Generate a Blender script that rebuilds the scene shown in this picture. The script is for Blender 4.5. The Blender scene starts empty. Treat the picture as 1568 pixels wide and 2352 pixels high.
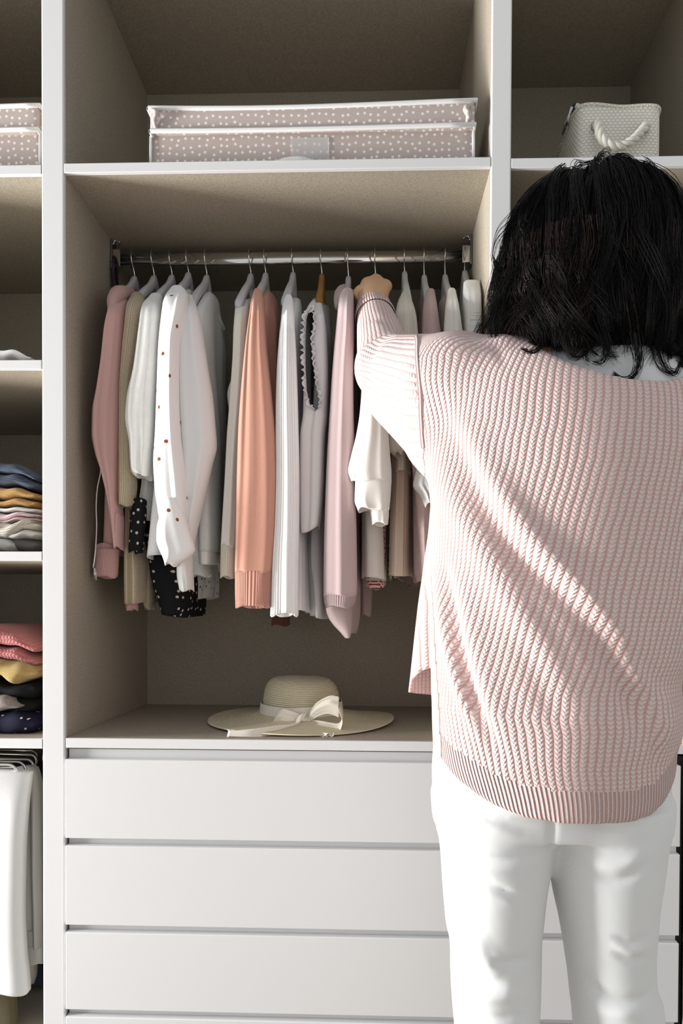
import bpy, math, random
import numpy as np
from mathutils import Vector

# ------------------------------------------------------------------ camera
S = bpy.context.scene
COL = S.collection
FPX, IW, IH = 1568.0, 1568, 2352
CAM = np.array([0.0, -1.5187, 1.0])
YAW, PITCH, ROLL, SX, SY = 0.0295, -0.0139, 0.0043, 22.907, 250.553
_c, _s = math.cos, math.sin
FW = np.array([-_s(YAW)*_c(PITCH), _c(YAW)*_c(PITCH), _s(PITCH)])
_r = np.array([_c(YAW), _s(YAW), 0.0]); _u = np.cross(_r, FW)
RT = _r*_c(ROLL) + _u*_s(ROLL)
UP = -_r*_s(ROLL) + _u*_c(ROLL)
from mathutils import Matrix
cam_d = bpy.data.cameras.new('camera')
cam = bpy.data.objects.new('camera', cam_d); COL.objects.link(cam)
m = Matrix.Identity(4)
for i in range(3):
    m[i][0], m[i][1], m[i][2], m[i][3] = RT[i], UP[i], -FW[i], CAM[i]
cam.matrix_world = m
cam_d.sensor_fit = 'VERTICAL'; cam_d.sensor_height = 36.0; cam_d.sensor_width = 24.0
cam_d.lens = FPX/IH*36.0
cam_d.shift_x = -SX/IH; cam_d.shift_y = SY/IH
cam_d.clip_start = 0.02
S.camera = cam

# ------------------------------------------------------------------ light
world = bpy.data.worlds.new('room_light'); S.world = world
world.use_nodes = True
bg = world.node_tree.nodes['Background']
bg.inputs[0].default_value = (0.95, 0.975, 1.0, 1); bg.inputs[1].default_value = 0.60
def area(name, loc, target, sx, sy, power, col):
    l = bpy.data.lights.new(name, 'AREA'); l.shape = 'RECTANGLE'; l.size = sx; l.size_y = sy
    l.energy = power; l.color = col
    o = bpy.data.objects.new(name, l); COL.objects.link(o); o.location = loc
    o.rotation_euler = (Vector(target)-Vector(loc)).to_track_quat('-Z', 'Y').to_euler()
    return o
area('window_light', (-4.2, -0.66, 0.88), (0.0, -0.50, 0.95), 0.8, 1.6, 425, (1.0, 0.992, 0.98))
S.view_settings.view_transform = 'Standard'
S.view_settings.look = 'None'
S.view_settings.gamma = 1.0
S.view_settings.use_curve_mapping = False
S.view_settings.exposure = 0.0

# ------------------------------------------------------------------ helpers
def W(px, py, Y):
    """world point on the plane y=Y that stands at this place of the photograph"""
    d = RT*((px-784-SX)/FPX) - UP*((py-1176-SY)/FPX) + FW
    t = (Y-CAM[1])/d[1]
    return CAM + d*t
def Wz(py, Y, px=600): return float(W(px, py, Y)[2])
def Wx(px, Y, py=1200): return float(W(px, py, Y)[0])
def pchip(x, y, q):
    x = np.asarray(x, float); y = np.asarray(y, float); q = np.clip(np.asarray(q, float), x[0], x[-1])
    n = len(x)
    if n == 2: return np.interp(q, x, y)
    h = np.diff(x); d = np.diff(y)/h
    m_ = np.zeros(n)
    m_[0], m_[-1] = d[0], d[-1]
    for i in range(1, n-1):
        if d[i-1]*d[i] > 0:
            w1, w2 = 2*h[i]+h[i-1], h[i]+2*h[i-1]
            m_[i] = (w1+w2)/(w1/d[i-1]+w2/d[i])
    k = np.clip(np.searchsorted(x, q, side='right')-1, 0, n-2)
    t = (q-x[k])/h[k]
    return ((2*t**3-3*t**2+1)*y[k]+(t**3-2*t**2+t)*h[k]*m_[k]+(-2*t**3+3*t**2)*y[k+1]+(t**3-t**2)*h[k]*m_[k+1])
def sstep(a, b, x):
    t = np.clip((np.asarray(x, float)-a)/(b-a), 0, 1); return t*t*(3-2*t)

def empty(name, loc, label, cat, group=None):
    o = bpy.data.objects.new(name, None); COL.objects.link(o); o.location = loc
    o.empty_display_size = 0.05
    o['label'] = label; o['category'] = cat
    if group: o['group'] = group
    return o
def wloc(o):
    v = Vector((0, 0, 0))
    while o is not None:
        v += o.location; o = o.parent
    return np.array(v)
def mesh_obj(name, V, F, mat, parent=None, uv=None, smooth=True, label=None, cat=None, group=None, kind=None):
    """one mesh object from world-space vertices; its origin goes to its own centre"""
    V = np.asarray(V, float)
    base = wloc(parent) if parent is not None else np.zeros(3)
    org = V.mean(axis=0) if parent is None else base
    me = bpy.data.meshes.new(name)
    if isinstance(F, np.ndarray) and F.ndim == 2:
        k = F.shape[1]; nf = len(F)
        me.vertices.add(len(V)); me.vertices.foreach_set('co', (V-org).astype(np.float32).ravel())
        me.loops.add(nf*k); me.loops.foreach_set('vertex_index', F.astype(np.int32).ravel())
        me.polygons.add(nf); me.polygons.foreach_set('loop_start', np.arange(0, nf*k, k, dtype=np.int32))
        me.polygons.foreach_set('loop_total', np.full(nf, k, dtype=np.int32))
        me.update(calc_edges=True)
    else:
        me.from_pydata((V-org).tolist(), [], [list(map(int, f)) for f in F]); me.update()
    if uv is not None:
        lay = me.uv_layers.new(name='UVMap')
        vi = np.empty(len(me.loops), dtype=np.int32); me.loops.foreach_get('vertex_index', vi)
        uvv = np.asarray(uv, np.float32)
        lay.data.foreach_set('uv', uvv[vi].ravel())
    if smooth: me.polygons.foreach_set('use_smooth', np.ones(len(me.polygons), dtype=bool))
    me.materials.append(mat)
    o = bpy.data.objects.new(name, me); COL.objects.link(o)
    if parent is not None: o.parent = parent; o.location = (0, 0, 0)
    else: o.location = org
    if label: o['label'] = label
    if cat: o['category'] = cat
    if group: o['group'] = group
    if kind: o['kind'] = kind
    return o
def box(name, lo, hi, mat, parent=None, bev=0.002, seg=2, **kw):
    lo = np.array(lo, float); hi = np.array(hi, float)
    V = [(x, y, z) for x in (lo[0], hi[0]) for y in (lo[1], hi[1]) for z in (lo[2], hi[2])]
    F = [(0, 1, 3, 2), (4, 6, 7, 5), (0, 4, 5, 1), (2, 3, 7, 6), (0, 2, 6, 4), (1, 5, 7, 3)]
    o = mesh_obj(name, V, F, mat, parent, smooth=False, **kw)
    if bev:
        b = o.modifiers.new('bevel', 'BEVEL'); b.width = bev; b.segments = seg; b.limit_method = 'NONE'
    return o
def grid_faces(nv, nu, close):
    a = np.arange(nv-1)[:, None]*nu; j = np.arange(nu if close else nu-1)[None, :]; j2 = (j+1) % nu
    return np.stack([a+j, a+j2, a+nu+j2, a+nu+j], -1).reshape(-1, 4)
def grid_obj(name, P, mat, parent=None, close=True, cap0=False, cap1=False, uv=None, flip=False, **kw):
    nv, nu, _ = P.shape
    V = P.reshape(-1, 3); F = grid_faces(nv, nu, close)
    U = None if uv is None else uv.reshape(-1, 2)
    extra = []
    if cap0: 
        V = np.vstack([V, P[0].mean(0)]); c = len(V)-1
        extra += [(c, (j+1) % nu, j) for j in range(nu)]
        if U is not None: U = np.vstack([U, U[:nu].mean(0)])
    if cap1:
        V = np.vstack([V, P[-1].mean(0)]); c = len(V)-1; b = (nv-1)*nu
        extra += [(c, b+j, b+(j+1) % nu) for j in range(nu)]
        if U is not None: U = np.vstack([U, U[b:b+nu].mean(0)])
    if flip: F = F[:, ::-1]; extra = [e[::-1] for e in extra]
    Fl = F if not extra else [tuple(f) for f in F]+extra
    return mesh_obj(name, V, Fl, mat, parent, uv=U, **kw)
def frames(path):
    path = np.asarray(path, float); n = len(path)
    t = np.gradient(path, axis=0); t /= np.linalg.norm(t, axis=1)[:, None]+1e-12
    up = np.array([0, 0, 1.0]) if abs(t[0][2]) < .9 else np.array([0, 1.0, 0])
    N = np.zeros_like(path); B = np.zeros_like(path)
    a = np.cross(t[0], up); a /= np.linalg.norm(a)
    for i in range(n):
        a = a-t[i]*np.dot(a, t[i]); a /= np.linalg.norm(a)+1e-12
        N[i] = a; B[i] = np.cross(t[i], a)
    return t, N, B
def tube_geo(path, r, n=8):
    path = np.asarray(path, float)
    r = np.broadcast_to(np.asarray(r, float), (len(path),))
    t, N, B = frames(path)
    th = np.linspace(0, 2*np.pi, n, endpoint=False)
    return path[:, None]+r[:, None, None]*(np.cos(th)[None, :, None]*N[:, None]+np.sin(th)[None, :, None]*B[:, None])
def tube(name, path, r, mat, parent=None, n=8, caps=True, **kw):
    P = tube_geo(path, r, n)
    L = np.concatenate([[0], np.cumsum(np.linalg.norm(np.diff(np.asarray(path, float), axis=0), axis=1))])
    uv = np.zeros((len(P), n, 2)); uv[..., 0] = np.arange(n)/n*.03; uv[..., 1] = L[:, None]
    return grid_obj(name, P, mat, parent, True, caps, caps, uv=uv, flip=True, **kw)
def spline(pts, n):
    pts = np.asarray(pts, float)
    s = np.concatenate([[0], np.cumsum(np.linalg.norm(np.diff(pts, axis=0), axis=1))])
    q = np.linspace(0, s[-1], n)
    m_ = np.zeros_like(pts); m_[1:-1] = (pts[2:]-pts[:-2])/(s[2:]-s[:-2])[:, None]
    m_[0] = (pts[1]-pts[0])/(s[1]-s[0]); m_[-1] = (pts[-1]-pts[-2])/(s[-1]-s[-2])
    k = np.clip(np.searchsorted(s, q, side='right')-1, 0, len(s)-2)
    h = (s[k+1]-s[k]); t = ((q-s[k])/h)[:, None]; h = h[:, None]
    return (2*t**3-3*t**2+1)*pts[k]+(t**3-2*t**2+t)*h*m_[k]+(-2*t**3+3*t**2)*pts[k+1]+(t**3-t**2)*h*m_[k+1]

# ------------------------------------------------------------------ implicit surfaces
def surface_nets(D, lo, h):
    D = np.asarray(D, np.float32); nx, ny, nz = D.shape
    ins = D < 0
    c = np.zeros((nx-1, ny-1, nz-1), np.int8)
    corners = [(i, j, k) for i in (0, 1) for j in (0, 1) for k in (0, 1)]
    for i, j, k in corners: c += ins[i:nx-1+i, j:ny-1+j, k:nz-1+k]
    act = np.argwhere((c > 0) & (c < 8))
    idx = np.full(c.shape, -1, np.int64); idx[act[:, 0], act[:, 1], act[:, 2]] = np.arange(len(act))
    acc = np.zeros((len(act), 3)); cnt = np.zeros(len(act))
    vals = {q: D[act[:, 0]+q[0], act[:, 1]+q[1], act[:, 2]+q[2]].astype(float) for q in corners}
    for q in corners:
        for ax in range(3):
            if q[ax] == 0:
                p = list(q); p[ax] = 1; p = tuple(p)
                a, b = vals[q], vals[p]; msk = (a < 0) != (b < 0)
                t = np.where(msk, a/(a-b+1e-20), 0)
                pt = np.tile(np.array(q, float), (len(act), 1)); pt[:, ax] = t
                acc += pt*msk[:, None]; cnt += msk
    V = (act+acc/cnt[:, None])*h+np.asarray(lo)
    quads = []
    for ax in range(3):
        b_, c_ = (ax+1) % 3, (ax+2) % 3
        sl0 = [slice(None)]*3; sl1 = [slice(None)]*3
        sl0[ax] = slice(0, -1); sl1[ax] = slice(1, None)
        a0, a1 = ins[tuple(sl0)], ins[tuple(sl1)]
        e = np.argwhere(a0 != a1)
        e = e[(e[:, b_] > 0) & (e[:, c_] > 0) & (e[:, b_] < D.shape[b_]-1) & (e[:, c_] < D.shape[c_]-1)]
        sgn = a0[e[:, 0], e[:, 1], e[:, 2]]
        def cell(db, dc):
            f = e.copy(); f[:, b_] -= db; f[:, c_] -= dc
            return idx[f[:, 0], f[:, 1], f[:, 2]]
        Q = np.stack([cell(1, 1), cell(0, 1), cell(0, 0), cell(1, 0)], -1)
        Q[~sgn] = Q[~sgn][:, ::-1]
        quads.append(Q)
    return V, np.vstack(quads)
def laplace(V, F, n, lam=.5):
    for _ in range(n):
        acc = np.zeros_like(V); cnt = np.zeros(len(V))
        for a in range(4):
            for b in ((a+1) % 4, (a+3) % 4):
                for d in range(3): acc[:, d] += np.bincount(F[:, a], V[F[:, b], d], len(V))
                cnt += np.bincount(F[:, a], minlength=len(V))
        V = V+lam*(acc/np.maximum(cnt, 1)[:, None]-V)
    return V
def vnormals(V, F):
    n = np.cross(V[F[:, 2]]-V[F[:, 0]], V[F[:, 3]]-V[F[:, 1]])
    N = np.zeros_like(V)
    for a in range(4):
        for d in range(3): N[:, d] += np.bincount(F[:, a], n[:, d], len(V))
    return N/(np.linalg.norm(N, axis=1)[:, None]+1e-12)
def smin(a, b, k):
    hh = np.clip(.5+.5*(b-a)/k, 0, 1); return b+(a-b)*hh-k*hh*(1-hh)
def gridpts(lo, hi, h):
    ax = [np.arange(lo[i], hi[i]+h, h, dtype=np.float32) for i in range(3)]
    return np.meshgrid(*ax, indexing='ij')
def sd_cone(G, a, b, ra, rb):
    a = np.asarray(a, np.float32); b = np.asarray(b, np.float32); ab = b-a; L2 = float(ab@ab)
    x, y, z = G[0]-a[0], G[1]-a[1], G[2]-a[2]
    t = np.clip((x*ab[0]+y*ab[1]+z*ab[2])/L2, 0, 1)
    return np.sqrt((x-t*ab[0])**2+(y-t*ab[1])**2+(z-t*ab[2])**2)-(ra+(rb-ra)*t)
def sd_ell(G, c, r):
    k = np.sqrt(((G[0]-c[0])/r[0])**2+((G[1]-c[1])/r[1])**2+((G[2]-c[2])/r[2])**2)
    return (k-1)*min(r)
def sd_stack(G, rows, p=2.2):
    """rows: (z, cx, cy, a, b) from low to high"""
    R = np.array(sorted(rows), float); z = G[2]
    zz = z[0, 0, :]
    f = [pchip(R[:, 0], R[:, i], zz).astype(np.float32) for i in range(1, 5)]
    k = (np.abs((G[0]-f[0])/f[2])**p+np.abs((G[1]-f[1])/f[3])**p)**(1/p)
    d = (k-1)*np.minimum(f[2], f[3])
    return np.maximum(d, np.maximum(z-R[-1, 0], R[0, 0]-z))

# ------------------------------------------------------------------ materials
def nt(name):
    mt = bpy.data.materials.new(name); mt.use_nodes = True
    t = mt.node_tree; return mt, t, t.nodes['Principled BSDF']
class NB:
    def __init__(s, t): s.t = t
    def _set(s, sock, v):
        if isinstance(v, bpy.types.NodeSocket): s.t.links.new(v, sock)
        elif v is not None: sock.default_value = v
    def math(s, op, a, b=None, c=None):
        n = s.t.nodes.new('ShaderNodeMath'); n.operation = op
        for i, v in enumerate((a, b, c)): 
            if v is not None: s._set(n.inputs[i], v)
        return n.outputs[0]
    def uv(s):
        n = s.t.nodes.new('ShaderNodeUVMap'); x = s.t.nodes.new('ShaderNodeSeparateXYZ')
        s.t.links.new(n.outputs[0], x.inputs[0]); return n.outputs[0], x.outputs[0], x.outputs[1]
    def obj(s):
        return s.t.nodes.new('ShaderNodeTexCoord').outputs['Object']
    def mapping(s, v, scale):
        n = s.t.nodes.new('ShaderNodeMapping'); s.t.links.new(v, n.inputs[0]); n.inputs['Scale'].default_value = scale
        return n.outputs[0]
    def noise(s, v, scale, detail=3, rough=.5):
        n = s.t.nodes.new('ShaderNodeTexNoise'); s._set(n.inputs['Vector'], v)
        n.inputs['Scale'].default_value = scale; n.inputs['Detail'].default_value = detail
        n.inputs['Roughness'].default_value = rough; return n.outputs[0]
    def mix(s, f, a, b):
        n = s.t.nodes.new('ShaderNodeMix'); n.data_type = 'RGBA'
        s._set(n.inputs[0], f); s._set(n.inputs[6], a); s._set(n.inputs[7], b); return n.outputs[2]
    def ramp(s, f, p0, p1):
        n = s.t.nodes.new('ShaderNodeMapRange'); s._set(n.inputs[0], f)
        n.inputs[1].default_value = p0; n.inputs[2].default_value = p1; return n.outputs[0]
    def bump(s, hgt, strength, dist, bsdf):
        n = s.t.nodes.new('ShaderNodeBump'); n.inputs['Strength'].default_value = strength
        n.inputs['Distance'].default_value = dist; s.t.links.new(hgt, n.inputs['Height'])
        s.t.links.new(n.outputs[0], bsdf.inputs['Normal'])
def c4(c): return (c[0], c[1], c[2], 1.0)
def plain(name, col, rough=.5, metal=0, spec=.5, trans=0):
    mt, t, b = nt(name)
    b.inputs['Base Color'].default_value = c4(col); b.inputs['Roughness'].default_value = rough
    b.inputs['Metallic'].default_value = metal; b.inputs['Specular IOR Level'].default_value = spec
    if trans: b.inputs['Transmission Weight'].default_value = trans
    return mt
def linen(name, col, dark):
    mt, t, b = nt(name); n = NB(t); o = n.obj()
    a1 = n.noise(n.mapping(o, (230, 230, 1500)), 1, 2); a2 = n.noise(n.mapping(o, (1500, 230, 230)), 1, 2)
    a1 = n.math('ADD', a1, n.math('SUBTRACT', n.noise(n.mapping(o, (230, 1500, 230)), 1, 2), .5))
    big = n.noise(o, 7, 3)
    h = n.math('ADD', a1, a2)
    f = n.ramp(h, .75, 1.25)
    f = n.math('MULTIPLY_ADD', big, .1, n.math('MULTIPLY', f, .9))
    t.links.new(n.mix(f, c4(dark), c4(col)), b.inputs['Base Color'])
    b.inputs['Roughness'].default_value = .6; b.inputs['Specular IOR Level'].default_value = .25
    n.bump(h, .12, .0006, b); return mt
def fabric(name, col, kind='weave', pitch=.0012, strength=.35, dark=None, rough=.85, mottled=0, dots=None, sheen=.15, sss=0):
    """uv are in metres: u round the piece, v up"""
    mt, t, b = nt(name); n = NB(t); uv, u, v = n.uv()
    b.inputs['Roughness'].default_value = rough; b.inputs['Specular IOR Level'].default_value = .15
    b.inputs['Sheen Weight'].default_value = sheen
    dk = dark or tuple(x*.72 for x in col)
    k = 2*math.pi/pitch
    if kind == 'weave':
        h = n.math('ADD', n.math('SINE', n.math('MULTIPLY', u, k)), n.math('SINE', n.math('MULTIPLY', v, k)))
        h = n.math('ADD', h, n.math('MULTIPLY', n.noise(uv, 900, 2), 1.0)); f = n.ramp(h, -1.5, 1.8); d = .0003
    elif kind == 'satin':
        h = n.noise(n.mapping(uv, (300, 60, 1)), 1, 2); f = n.ramp(h, .1, .5); d = .0003
    elif kind == 'rib':
        h = n.math('SINE', n.math('MULTIPLY', u, k)); h = n.math('ADD', h, n.math('MULTIPLY', n.noise(uv, 700, 2), .5))
        f = n.ramp(h, -.8, .9); d = pitch*.35
    elif kind == 'fluffy':
        h = n.noise(uv, 320, 5, .75); h2 = n.noise(n.mapping(uv, (90, 50, 1)), 1, 3)
        h = n.math('ADD', h, n.math('MULTIPLY', h2, .5)); f = n.ramp(h, .45, .9); d = .003
    else:                       # knit / openknit: columns of slanted stitches
        fu = n.math('PINGPONG', n.math('DIVIDE', u, pitch), .5)
        row = n.math('ADD', n.math('DIVIDE', v, pitch*.72), n.math('MULTIPLY', fu, 1.1))
        st = n.math('SINE', n.math('MULTIPLY', row, 2*math.pi))
        col_h = n.math('SINE', n.math('MULTIPLY', fu, math.pi))
        h = n.math('MULTIPLY', col_h, n.math('MULTIPLY_ADD', st, .35, .65))
        h = n.math('ADD', h, n.math('MULTIPLY', n.noise(uv, 800, 2), .25))
        f = n.ramp(h, .15 if kind == 'knit' else .3, .75 if kind == 'knit' else .6); d = pitch*.4
    base = n.mix(f, c4(dk), c4(col))
    if mottled:
        g = n.ramp(n.noise(n.mapping(uv, (260, 900, 1)), 1, 4, .7), .3, .7)
        base = n.mix(n.math('MULTIPLY', g, mottled), base, c4(tuple(min(1, x*1.35) for x in col)))
    if dots:
        sc, r, dc, jit = dots
        vo = t.nodes.new('ShaderNodeTexVoronoi'); vo.voronoi_dimensions = '2D'
        t.links.new(uv, vo.inputs['Vector']); vo.inputs['Scale'].default_value = sc; vo.inputs['Randomness'].default_value = jit
        msk = n.math('LESS_THAN', vo.outputs['Distance'], r*sc)
        base = n.mix(msk, base, c4(dc))
    t.links.new(base, b.inputs['Base Color'])
    n.bump(h, strength, d, b)
    return mt
def starry(name, col, star, cells, size):
    mt, t, b = nt(name); n = NB(t); uv, u, v = n.uv()
    vo = t.nodes.new('ShaderNodeTexVoronoi'); vo.voronoi_dimensions = '2D'
    t.links.new(uv, vo.inputs['Vector']); vo.inputs['Scale'].default_value = cells; vo.inputs['Randomness'].default_value = .45
    sub = t.nodes.new('ShaderNodeVectorMath'); sub.operation = 'SUBTRACT'
    t.links.new(uv, sub.inputs[0]); t.links.new(vo.outputs['Position'], sub.inputs[1])
    sp = t.nodes.new('ShaderNodeSeparateXYZ'); t.links.new(sub.outputs[0], sp.inputs[0])
    ang = n.math('ARCTAN2', sp.outputs[0], sp.outputs[1])
    spin = t.nodes.new('ShaderNodeSeparateColor'); t.links.new(vo.outputs['Color'], spin.inputs[0])
    ang = n.math('ADD', ang, n.math('MULTIPLY', spin.outputs[0], 1.2))
    r = n.math('SQRT', n.math('ADD', n.math('MULTIPLY', sp.outputs[0], sp.outputs[0]), n.math('MULTIPLY', sp.outputs[1], sp.outputs[1])))
    w = n.math('PINGPONG', n.math('MULTIPLY', ang, 5/(2*math.pi)), .5)   # 0 at a tip, .5 in a notch
    lim = n.math('MULTIPLY_ADD', w, -1.15*size, size)
    msk = n.math('LESS_THAN', r, lim)
    t.links.new(n.mix(msk, c4(col), c4(star)), b.inputs['Base Color'])
    b.inputs['Roughness'].default_value = .8; b.inputs['Specular IOR Level'].default_value = .2
    n.bump(n.noise(uv, 1500, 2), .15, .0003, b); return mt
def woven(name, col, dark, pu, pv):
    mt, t, b = nt(name); n = NB(t); uv, u, v = n.uv()
    col_i = n.math('FLOOR', n.math('DIVIDE', v, pv))
    sh = n.math('MULTIPLY', n.math('MODULO', col_i, 2.0), .5)
    fu = n.math('PINGPONG', n.math('ADD', n.math('DIVIDE', u, pu), sh), .5)
    fv = n.math('PINGPONG', n.math('DIVIDE', v, pv), .5)
    h = n.math('MULTIPLY', n.math('SINE', n.math('MULTIPLY', fu, math.pi)), n.math('SINE', n.math('MULTIPLY', fv, math.pi)))
    h = n.math('ADD', h, n.math('MULTIPLY', n.noise(n.mapping(uv, (500, 1500, 1)), 1, 2), .4))
    t.links.new(n.mix(n.ramp(h, .2, .8), c4(dark), c4(col)), b.inputs['Base Color'])
    b.inputs['Roughness'].default_value = .7
    n.bump(h, .6, .003, b); return mt
M = {}
M['white'] = plain('white_lacquer', (.70, .70, .702), .38, spec=.35)
M['white2'] = plain('white_recess', (.66, .665, .67), .45, spec=.3)
M['black_gap'] = plain('dark_gap', (.015, .015, .015), .8)
M['linen'] = linen('linen_board', (.44, .392, .315), (.30, .263, .208))
M['chrome'] = plain('chrome', (.78, .78, .78), .12, 1.0)
M['steel'] = plain('dark_bracket', (.35, .35, .36), .3, 1.0)
M['hanger'] = plain('pale_grey_wood', (.60, .605, .62), .5, spec=.3)
mt, t_, b_ = nt('honey_wood'); n_ = NB(t_)
t_.links.new(n_.mix(n_.noise(n_.mapping(n_.obj(), (90, 12, 90)), 1, 4), c4((.22, .09, .02)), c4((.52, .27, .07))), b_.inputs['Base Color'])
b_.inputs['Roughness'].default_value = .4; M['wood'] = mt
M['floor'] = plain('pale_floor', (.46, .42, .36), .5)
M['wall'] = plain('white_wall', (.82, .82, .81), .8)

# ------------------------------------------------------------------ room and wardrobe
XL, XR, XLL, XRR, XB = -.6919, .2565, -.7423, .3005, .766
DEP = .57
ZTOP, ZH = 2.5756, .7111
box('floor', (-4.4, -6.0, -.05), (4.0, .7, 0), M['floor'], bev=0, kind='structure', label='pale floor of the dressing room')
box('wall_back', (-4.4, .60, 0), (4.0, .70, 2.75), M['wall'], bev=0, kind='structure', label='white wall behind the wardrobe')
box('wall_right', (4.0, -6.0, 0), (4.1, .60, 2.75), M['wall'], bev=0, kind='structure', label='white wall at the right end of the room')
wd = empty('wardrobe', (-.3, 0.28, 0), 'built-in open wardrobe, white edges and beige linen-look lining, drawers below', 'wardrobe')
XL2 = XLL-.47; XRE = XB+.044
def panel(name, x0, x1):
    """upright: linen-faced core with a white front edge"""
    p = box(name, (x0, .012, 0), (x1, DEP, ZTOP-.0005), M['linen'], wd, bev=0)
    f = box('front_edge', (x0, 0, 0), (x1, .0125, ZTOP+.0495), M['white'], p, bev=.003, seg=3, label='white lacquered front edge')
    return p
panel('upright', XL2-.05, XL2); panel('upright', XLL, XL); panel('upright', XR, XRR); panel('upright', XB, XRE)
box('back_panel', (XL2-.05, DEP, 0), (XRE, DEP+.02, ZTOP+.05), M['linen'], wd, bev=0)
box('top_panel', (XL2-.05, .0128, ZTOP), (XRE, DEP, ZTOP+.05), M['linen'], wd, bev=0)
def shelf(x0, x1, ztop, th, name='shelf'):
    p = box(name, (x0, .010, ztop-th), (x1, DEP, ztop), M['linen'], wd, bev=0)
    box('front_edge', (x0+.0005, 0, ztop-th-.0003), (x1-.0005, .0105, ztop+.0003), M['white'], p, bev=.0012, label='white lacquered front edge')
    return ztop
ZU = 1.9772; ZUT = Wz(368, 0, 640)
shelf(XL, XR, ZUT, ZUT-ZU)
ZL1 = Wz(379, 0, 50); shelf(XL2, XLL, ZL1, ZL1-Wz(400, 0, 50))
ZL2 = Wz(827, 0, 50); shelf(XL2, XLL, ZL2, ZL2-Wz(848, 0, 50))
ZL3 = Wz(1267, 0, 50); shelf(XL2, XLL, ZL3, ZL3-Wz(1288, 0, 50))
ZL4 = Wz(1697, 0, 50); shelf(XL2, XLL, ZL4, ZL4-Wz(1719, 0, 50))
ZR1 = Wz(361, 0, 1350); shelf(XRR, XB, ZR1, ZR1-Wz(383, 0, 1350))
ZR2 = Wz(843, 0, 1550); shelf(XRR, XB, ZR2, ZR2-Wz(859, 0, 1550))
for xa_, xb_ in ((XL2, XLL), (XL, XR), (XRR, XB)): box('top_edge', (xa_+.0005, 0, ZTOP), (xb_-.0005, .0125, ZTOP+.0495), M['white'], wd, bev=.001)
# the lower cabinet: worktop over the drawers
shelf(XL+.002, XR, ZH, .0215, 'counter_shelf'); shelf(XRR, XB, ZH, .0215, 'counter_shelf')
zt = [.6645, .4689, .2720, .0790]           # drawer front tops
gap = .0165
XDR = Wx(1563, 0, 1950)
def drawer_bank(x0, x1):
    for i in range(3):
        zl = zt[i+1]+gap
        d = box('drawer', (x0+.003, -.004, zl), (x1-.003, .014, zt[i]), M['white'], wd, bev=.0022, seg=3)
        box('finger_rail', (x0+.0035, 0.0145, zt[i]-.02), (x1-.0035, .034, zt[i]+gap+.004), M['white2'], d, bev=.001)
    box('plinth', (x0+.003, -.004, .0), (x1-.003, .014, zt[3]), M['white'], wd, bev=.002, seg=3)
    box('finger_rail', (x0+.0035, 0.0145, zt[3]-.02), (x1-.0035, .034, zt[3]+gap+.004), M['white2'], wd, bev=.001)
drawer_bank(XL, XR); drawer_bank(XRR, XDR)
box('side_filler', (XDR+.012, -.002, 0), (XB-.0005, .012, ZH-.025), M['white'], wd, bev=.001)
box('shadow_gap', (XDR-.012, .02, 0), (XDR+.012, .05, ZH-.03), M['black_gap'], wd, bev=0)
# clothes rail
ROD_Y = .285
rz = Wz(593, ROD_Y, 660)
rail = empty('clothes_rail', (-.2, ROD_Y, rz), 'polished chrome oval clothes rail spanning the middle bay', 'rail')
th = np.linspace(0, 2*np.pi, 28, endpoint=False)
P = np.stack([np.stack([np.full(28, x), ROD_Y+.0085*np.cos(th), rz+.0165*np.sin(th)], -1) for x in (XL+.003, XR-.003)])
grid_obj('rod', P, M['chrome'], rail, True, True, True)
for sx, x in ((1, XL), (-1, XR)):
    x0, x1 = sorted((x+sx*.0005, x+sx*.006))
    bk = box('bracket', (x0, ROD_Y-.016, rz-.028), (x1, ROD_Y+.016, rz+.052), M['steel'], rail, bev=.002)
    x0, x1 = sorted((x+sx*.006, x+sx*.026))
    box('bracket_cup', (x0, ROD_Y-.013, rz-.022), (x1, ROD_Y-.0095, rz+.022), M['chrome'], bk, bev=.001)
    th2 = np.linspace(0, np.pi*1.2, 9)
    tube('bracket_clip', np.stack([np.full(9, x+sx*.014)+sx*.008*np.cos(th2), np.full(9, ROD_Y-.006), rz+.042+.007*np.sin(th2)], -1), .0025, M['chrome'], bk, 6)

# ------------------------------------------------------------------ hangers and garments
XROD0 = None
def hook_x(px): return Wx(px, ROD_Y, 593)
def make_hanger(px, py_neck, wood=False, drop=.125, half=.165, label='', th=.0075):
    x = hook_x(px); zt_ = Wz(py_neck, ROD_Y, px)
    o = empty('clothes_hanger', (x, ROD_Y, zt_), label, 'hanger', 'hangers on the clothes rail')
    s = np.linspace(-1, 1, 41)
    P = []; n = 14; a = np.linspace(0, 2*np.pi, n, endpoint=False)
    for q in s:
        y = ROD_Y+half*q
        prof = abs(q)**1.25
        zc = zt_-.022-drop*prof+.014*np.exp(-(q/.14)**2)-.012*(abs(q) > 1)
        w = th*(1+.55*abs(q)**2); hh = .013+.006*np.exp(-(q/.16)**2)-.003*abs(q)**3
        if abs(q) > .99: w *= .55; hh *= .55
        cx = np.sign(np.cos(a))*abs(np.cos(a))**.6*w; cz = np.sign(np.sin(a))*abs(np.sin(a))**.6*hh
        P.append(np.stack([x+cx, np.full(n, y), zc+cz], -1))
    grid_obj('hanger_body', np.array(P), M['wood'] if wood else M['hanger'], o, True, True, True, flip=False)
    # wire hook: up from the neck, over the rail, ending behind it
    R = .0215; zc = rz+.0005
    pts = [(x, ROD_Y, zt_-.005), (x, ROD_Y, zt_+.012), (x-.0012, ROD_Y-.006, (zt_+zc)/2)]
    for t in np.linspace(-.25*np.pi, 1.12*np.pi, 14):
        pts.append((x-.002, ROD_Y-R*np.cos(t), zc+R*np.sin(t)))
    tube('hook', spline(pts, 40), .0017, M['chrome'], o, 8, label='thin chrome wire hook')
    return o

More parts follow.
